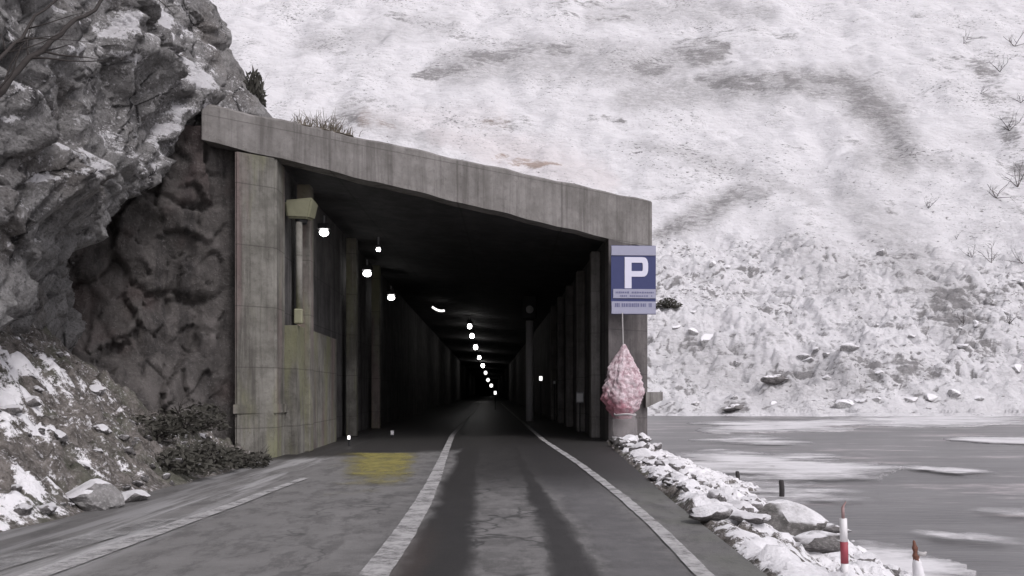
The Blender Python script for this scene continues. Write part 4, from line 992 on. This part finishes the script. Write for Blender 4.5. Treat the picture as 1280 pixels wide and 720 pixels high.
# ------------------------------------------------------------------ bare shrubs and branches
def twig_mesh(name, seed, L, R, depth=4, spread=0.6, up=0.5, n0=5, lean=(0, 0, 0), nseg=4):
    r = random.Random(seed); bm = bmesh.new()
    def br(p, d, l, rad, k):
        pts, rads = [p], [rad]; q = Vector(p); dd = Vector(d)
        for i in range(nseg):
            dd = (dd + Vector((r.gauss(0, 0.16), r.gauss(0, 0.16), r.gauss(0, 0.14) + 0.03 * up))).normalized()
            q = q + dd * l / nseg; pts.append(q.copy()); rads.append(rad * (1 - 0.6 * (i + 1) / nseg))
        add_tube(bm, pts, rads, 5 if k > 2 else 4)
        if k > 1:
            for _ in range(r.choice((2, 3, 3))):
                i = r.randrange(1, nseg + 1); e = (dd + Vector((r.gauss(0, spread), r.gauss(0, spread), r.gauss(0, spread) + 0.1 * up))).normalized()
                br(pts[i], e, l * r.uniform(0.45, 0.75), rads[i] * 0.75, k - 1)
    for _ in range(n0):
        d = (Vector((r.gauss(0, 0.6), r.gauss(0, 0.6), up)) + Vector(lean)).normalized()
        br(Vector((0, 0, -0.05)), d, L * r.uniform(0.6, 1), R, depth)
    return bm_mesh(name, bm)
TW = [twig_mesh('bare_shrub', 100 + i, 2.6, 0.05, 3, 0.6, 0.7, 4) for i in range(4)]
spots = [(1240, 330, 1.3), (1215, 322, 0.9), (1262, 405, 1.2), (1245, 250, 1.3), (1272, 235, 1.4), (1250, 90, 1.0), (1225, 120, 0.8), (1268, 60, 1.1), (1205, 55, 0.7), (1262, 165, 1.2),
         (1196, 300, 0.6), (1278, 330, 1.2), (1205, 405, 0.9), (1160, 262, 0.8), (1275, 130, 1.0)]
for i, (px_, py_, s) in enumerate(spots):
    p = hill_point(px_, py_); o = link('bare_shrub', TW[i % 4], M['twig'] if i % 3 else M['twig2']); o.location = p
    o.scale = (s * p.y / 150,) * 3; o.rotation_euler = (random.uniform(-.3, .3), random.uniform(-.5, .3), random.uniform(0, 6.28))
    tag(o, 'leafless dark shrub growing on the snowy far slope at the right edge', 'shrub', 'leafless shrubs on the far slope')

def bush_mesh(name, seed, n, size, leaf):
    r = random.Random(seed); bm = bmesh.new()
    for _ in range(n):
        while True:
            c = Vector((r.uniform(-1, 1), r.uniform(-1, 1), r.uniform(0, 1)))
            if c.x ** 2 + c.y ** 2 + (c.z - 0.35) ** 2 * 1.8 < 0.75 + 0.25 * math.sin(5 * c.x + seed) * math.cos(4 * c.z): break
        c *= size; a = Vector((r.gauss(0, 1), r.gauss(0, 1), r.gauss(0, 1))).normalized(); b = a.orthogonal().normalized(); l = leaf * r.uniform(0.5, 1.3)
        bm.faces.new([bm.verts.new(c + v) for v in (a * l, b * l * 0.4, -a * l, -b * l * 0.4)])
    return bm_mesh(name, bm)
def bush(name, loc, size, seed, label, n=700, leaf=0.10, scale=(1, 1, 1), cat='bush', group=None, stems=True, mat='leaf'):
    e = empty(name, loc); tag(e, label, cat, group)
    f_ = link('foliage', bush_mesh('foliage', seed, n, size, leaf), M[mat], e); f_.scale = scale
    s_ = link('stems', twig_mesh('stems', seed + 1, size * 1.1, size * 0.035, 3, 0.6, 0.8, 5), M['twig'], e); s_.scale = scale
    return e
p = hill_point(834, 386); bush('dark_bush', p, 15 * p.y / F, 5, 'dark ragged bush on the snow right beside the parking sign', 520, 0.30, (1.35, 1, 0.8))
p = at(318, 118, 26.3); bush('dark_bush', p + Vector((-0.1, 0, -0.35)), 0.62, 9, 'dark ragged bush on the cliff edge above the gallery roof', 500, 0.10, (0.75, 0.8, 1.7))
for i, (px_, D_, s, lab) in enumerate(((225, 15.0, 0.55, 'low dark scrub at the foot of the slope, farthest left of the scrub'), (262, 16.4, 0.6, 'low dark scrub between the slope boulders and the left pier'),
                                      (300, 17.6, 0.55, 'low dark scrub at the base of the left pier'), (190, 16.0, 0.6, 'dark scrub higher up the slope under the hollow'), (240, 17.8, 0.7, 'dark scrub against the foot of the retaining wall'))):
    x = (px_ - CX) * D_ / F; bush('scrub', (x, D_, slope_z(x, D_) - 0.05), s, 30 + i, lab, 600, 0.07, (1.2, 1, 0.8), 'scrub', 'dark scrub on the verge')
# bare saplings hanging across the cliff at the top left
def limb(pts_px, D0, D1, r0, label, seed, subs):
    pts = [at(x_, y_, D0 + (D1 - D0) * i / (len(pts_px) - 1)) for i, (x_, y_) in enumerate(pts_px)]
    o0 = pts[0]; bm = bmesh.new(); pts = [q - o0 for q in pts]
    r = random.Random(seed); fine = []
    for a, b in zip(pts, pts[1:]):
        for s in (0, 0.33, 0.66): fine.append(a.lerp(b, s) + Vector((r.gauss(0, .02), r.gauss(0, .03), r.gauss(0, .02))))
    fine.append(pts[-1]); n = len(fine); add_tube(bm, fine, [r0 * (1 - 0.7 * i / n) for i in range(n)], 7)
    for _ in range(subs):
        i = r.randrange(2, n - 1); d = (fine[i] - fine[i - 1]).normalized(); q = fine[i]; sub = [q]; 
        d = (d + Vector((r.gauss(0, .5), r.gauss(0, .4), r.gauss(0, .5)))).normalized()
        for _k in range(4): d = (d + Vector((r.gauss(0, .12), r.gauss(0, .1), r.gauss(0, .12)))).normalized(); q = q + d * r.uniform(0.12, 0.25); sub.append(q)
        add_tube(bm, sub, [r0 * 0.35 * (1 - 0.2 * k_) for k_ in range(5)], 5)
    o = link('bare_tree', bm_mesh('bare_tree', bm, True), M['twig']); o.location = o0; return tag(o, label, 'bare tree', 'bare saplings across the cliff')
limb([(-60, 165), (0, 112), (40, 72), (78, 40), (105, 22), (140, -12), (190, -60)], 9.6, 11.8, 0.042, 'long bare sapling slanting across the rock at the upper left corner', 3, 7)
limb([(-60, 120), (0, 72), (25, 45), (55, 14), (90, -30)], 9.6, 10.8, 0.026, 'thinner bare sapling in the corner above the long one', 5, 6)

# dry grass and drifted snow on the gallery roof
def tuft(px_, h, seed, lab):
    tt = None
    for q in np.linspace(-0.2, 1.18, 400):
        f_ = por(q, 0.35)
        if CX + F * f_.x / f_.y > px_: tt = q; break
    f_ = por(tt, 0.35); r = random.Random(seed); bm = bmesh.new()
    for _ in range(46):
        b = Vector((r.gauss(0, .16), r.gauss(0, .12), 0)); d = Vector((r.gauss(0, .3), r.gauss(0, .3), 1)).normalized(); l = h * r.uniform(.4, 1.1); m_ = b + d * l * 0.6; e_ = m_ + (d + Vector((r.gauss(0, .4), 0, -.2))).normalized() * l * 0.4
        add_tube(bm, [b, m_, e_], [0.009, 0.007, 0.003], 3, False)
    bmesh.ops.create_uvsphere(bm, u_segments=10, v_segments=6, radius=0.5, matrix=Matrix.Diagonal((0.7, 0.5, 0.08, 1)))
    o = link('grass_tuft', bm_mesh('grass_tuft', bm), M['straw']); o.location = (f_.x, f_.y, zt(tt) - 0.02); tag(o, lab, 'grass tuft', 'dry grass tufts on the roof edge')
tuft(372, 0.35, 1, 'short dry grass tuft on the roof edge nearest the cliff'); tuft(396, 0.58, 2, 'tall dry grass tuft on the roof edge'); tuft(412, 0.45, 3, 'dry grass tuft leaning right of the tall roof tuft'); tuft(425, 0.36, 4, 'rightmost dry grass tuft on the roof edge')
# drift along the roof
qs = np.linspace(0.02, 1.10, 160); bk = np.linspace(0, 3.0, 20); Q = np.zeros((160, 20, 3)); sn = np.zeros((160, 20))
for i, q in enumerate(qs):
    for j, b_ in enumerate(bk):
        f_ = por(q, 0.25 + b_); Q[i, j, :2] = f_
        Q[i, j, 2] = zt(q) - 0.03
hh = 0.5 + fbm(Q[..., 0] * 0.9, Q[..., 1] * 0.9, 3.0, 4)
Q[..., 2] += np.clip(hh, 0, 1) * 0.35 * np.sin(np.pi * np.clip(bk / 3.0, 0, 1))[None] * sstep(1.1, 0.9, qs)[:, None]
sn = 0.55 + 0.5 * fbm(Q[..., 0] * 0.7, Q[..., 1] * 0.7, 7.0, 3) - 0.45 * np.exp(-((qs - 0.66) / 0.12) ** 2)[:, None]
tag(grid('roof_drift', Q, M['slope'], {'snow': sn}), 'snow and earth drifted along the gallery roof edge', 'drift', None, 'stuff')
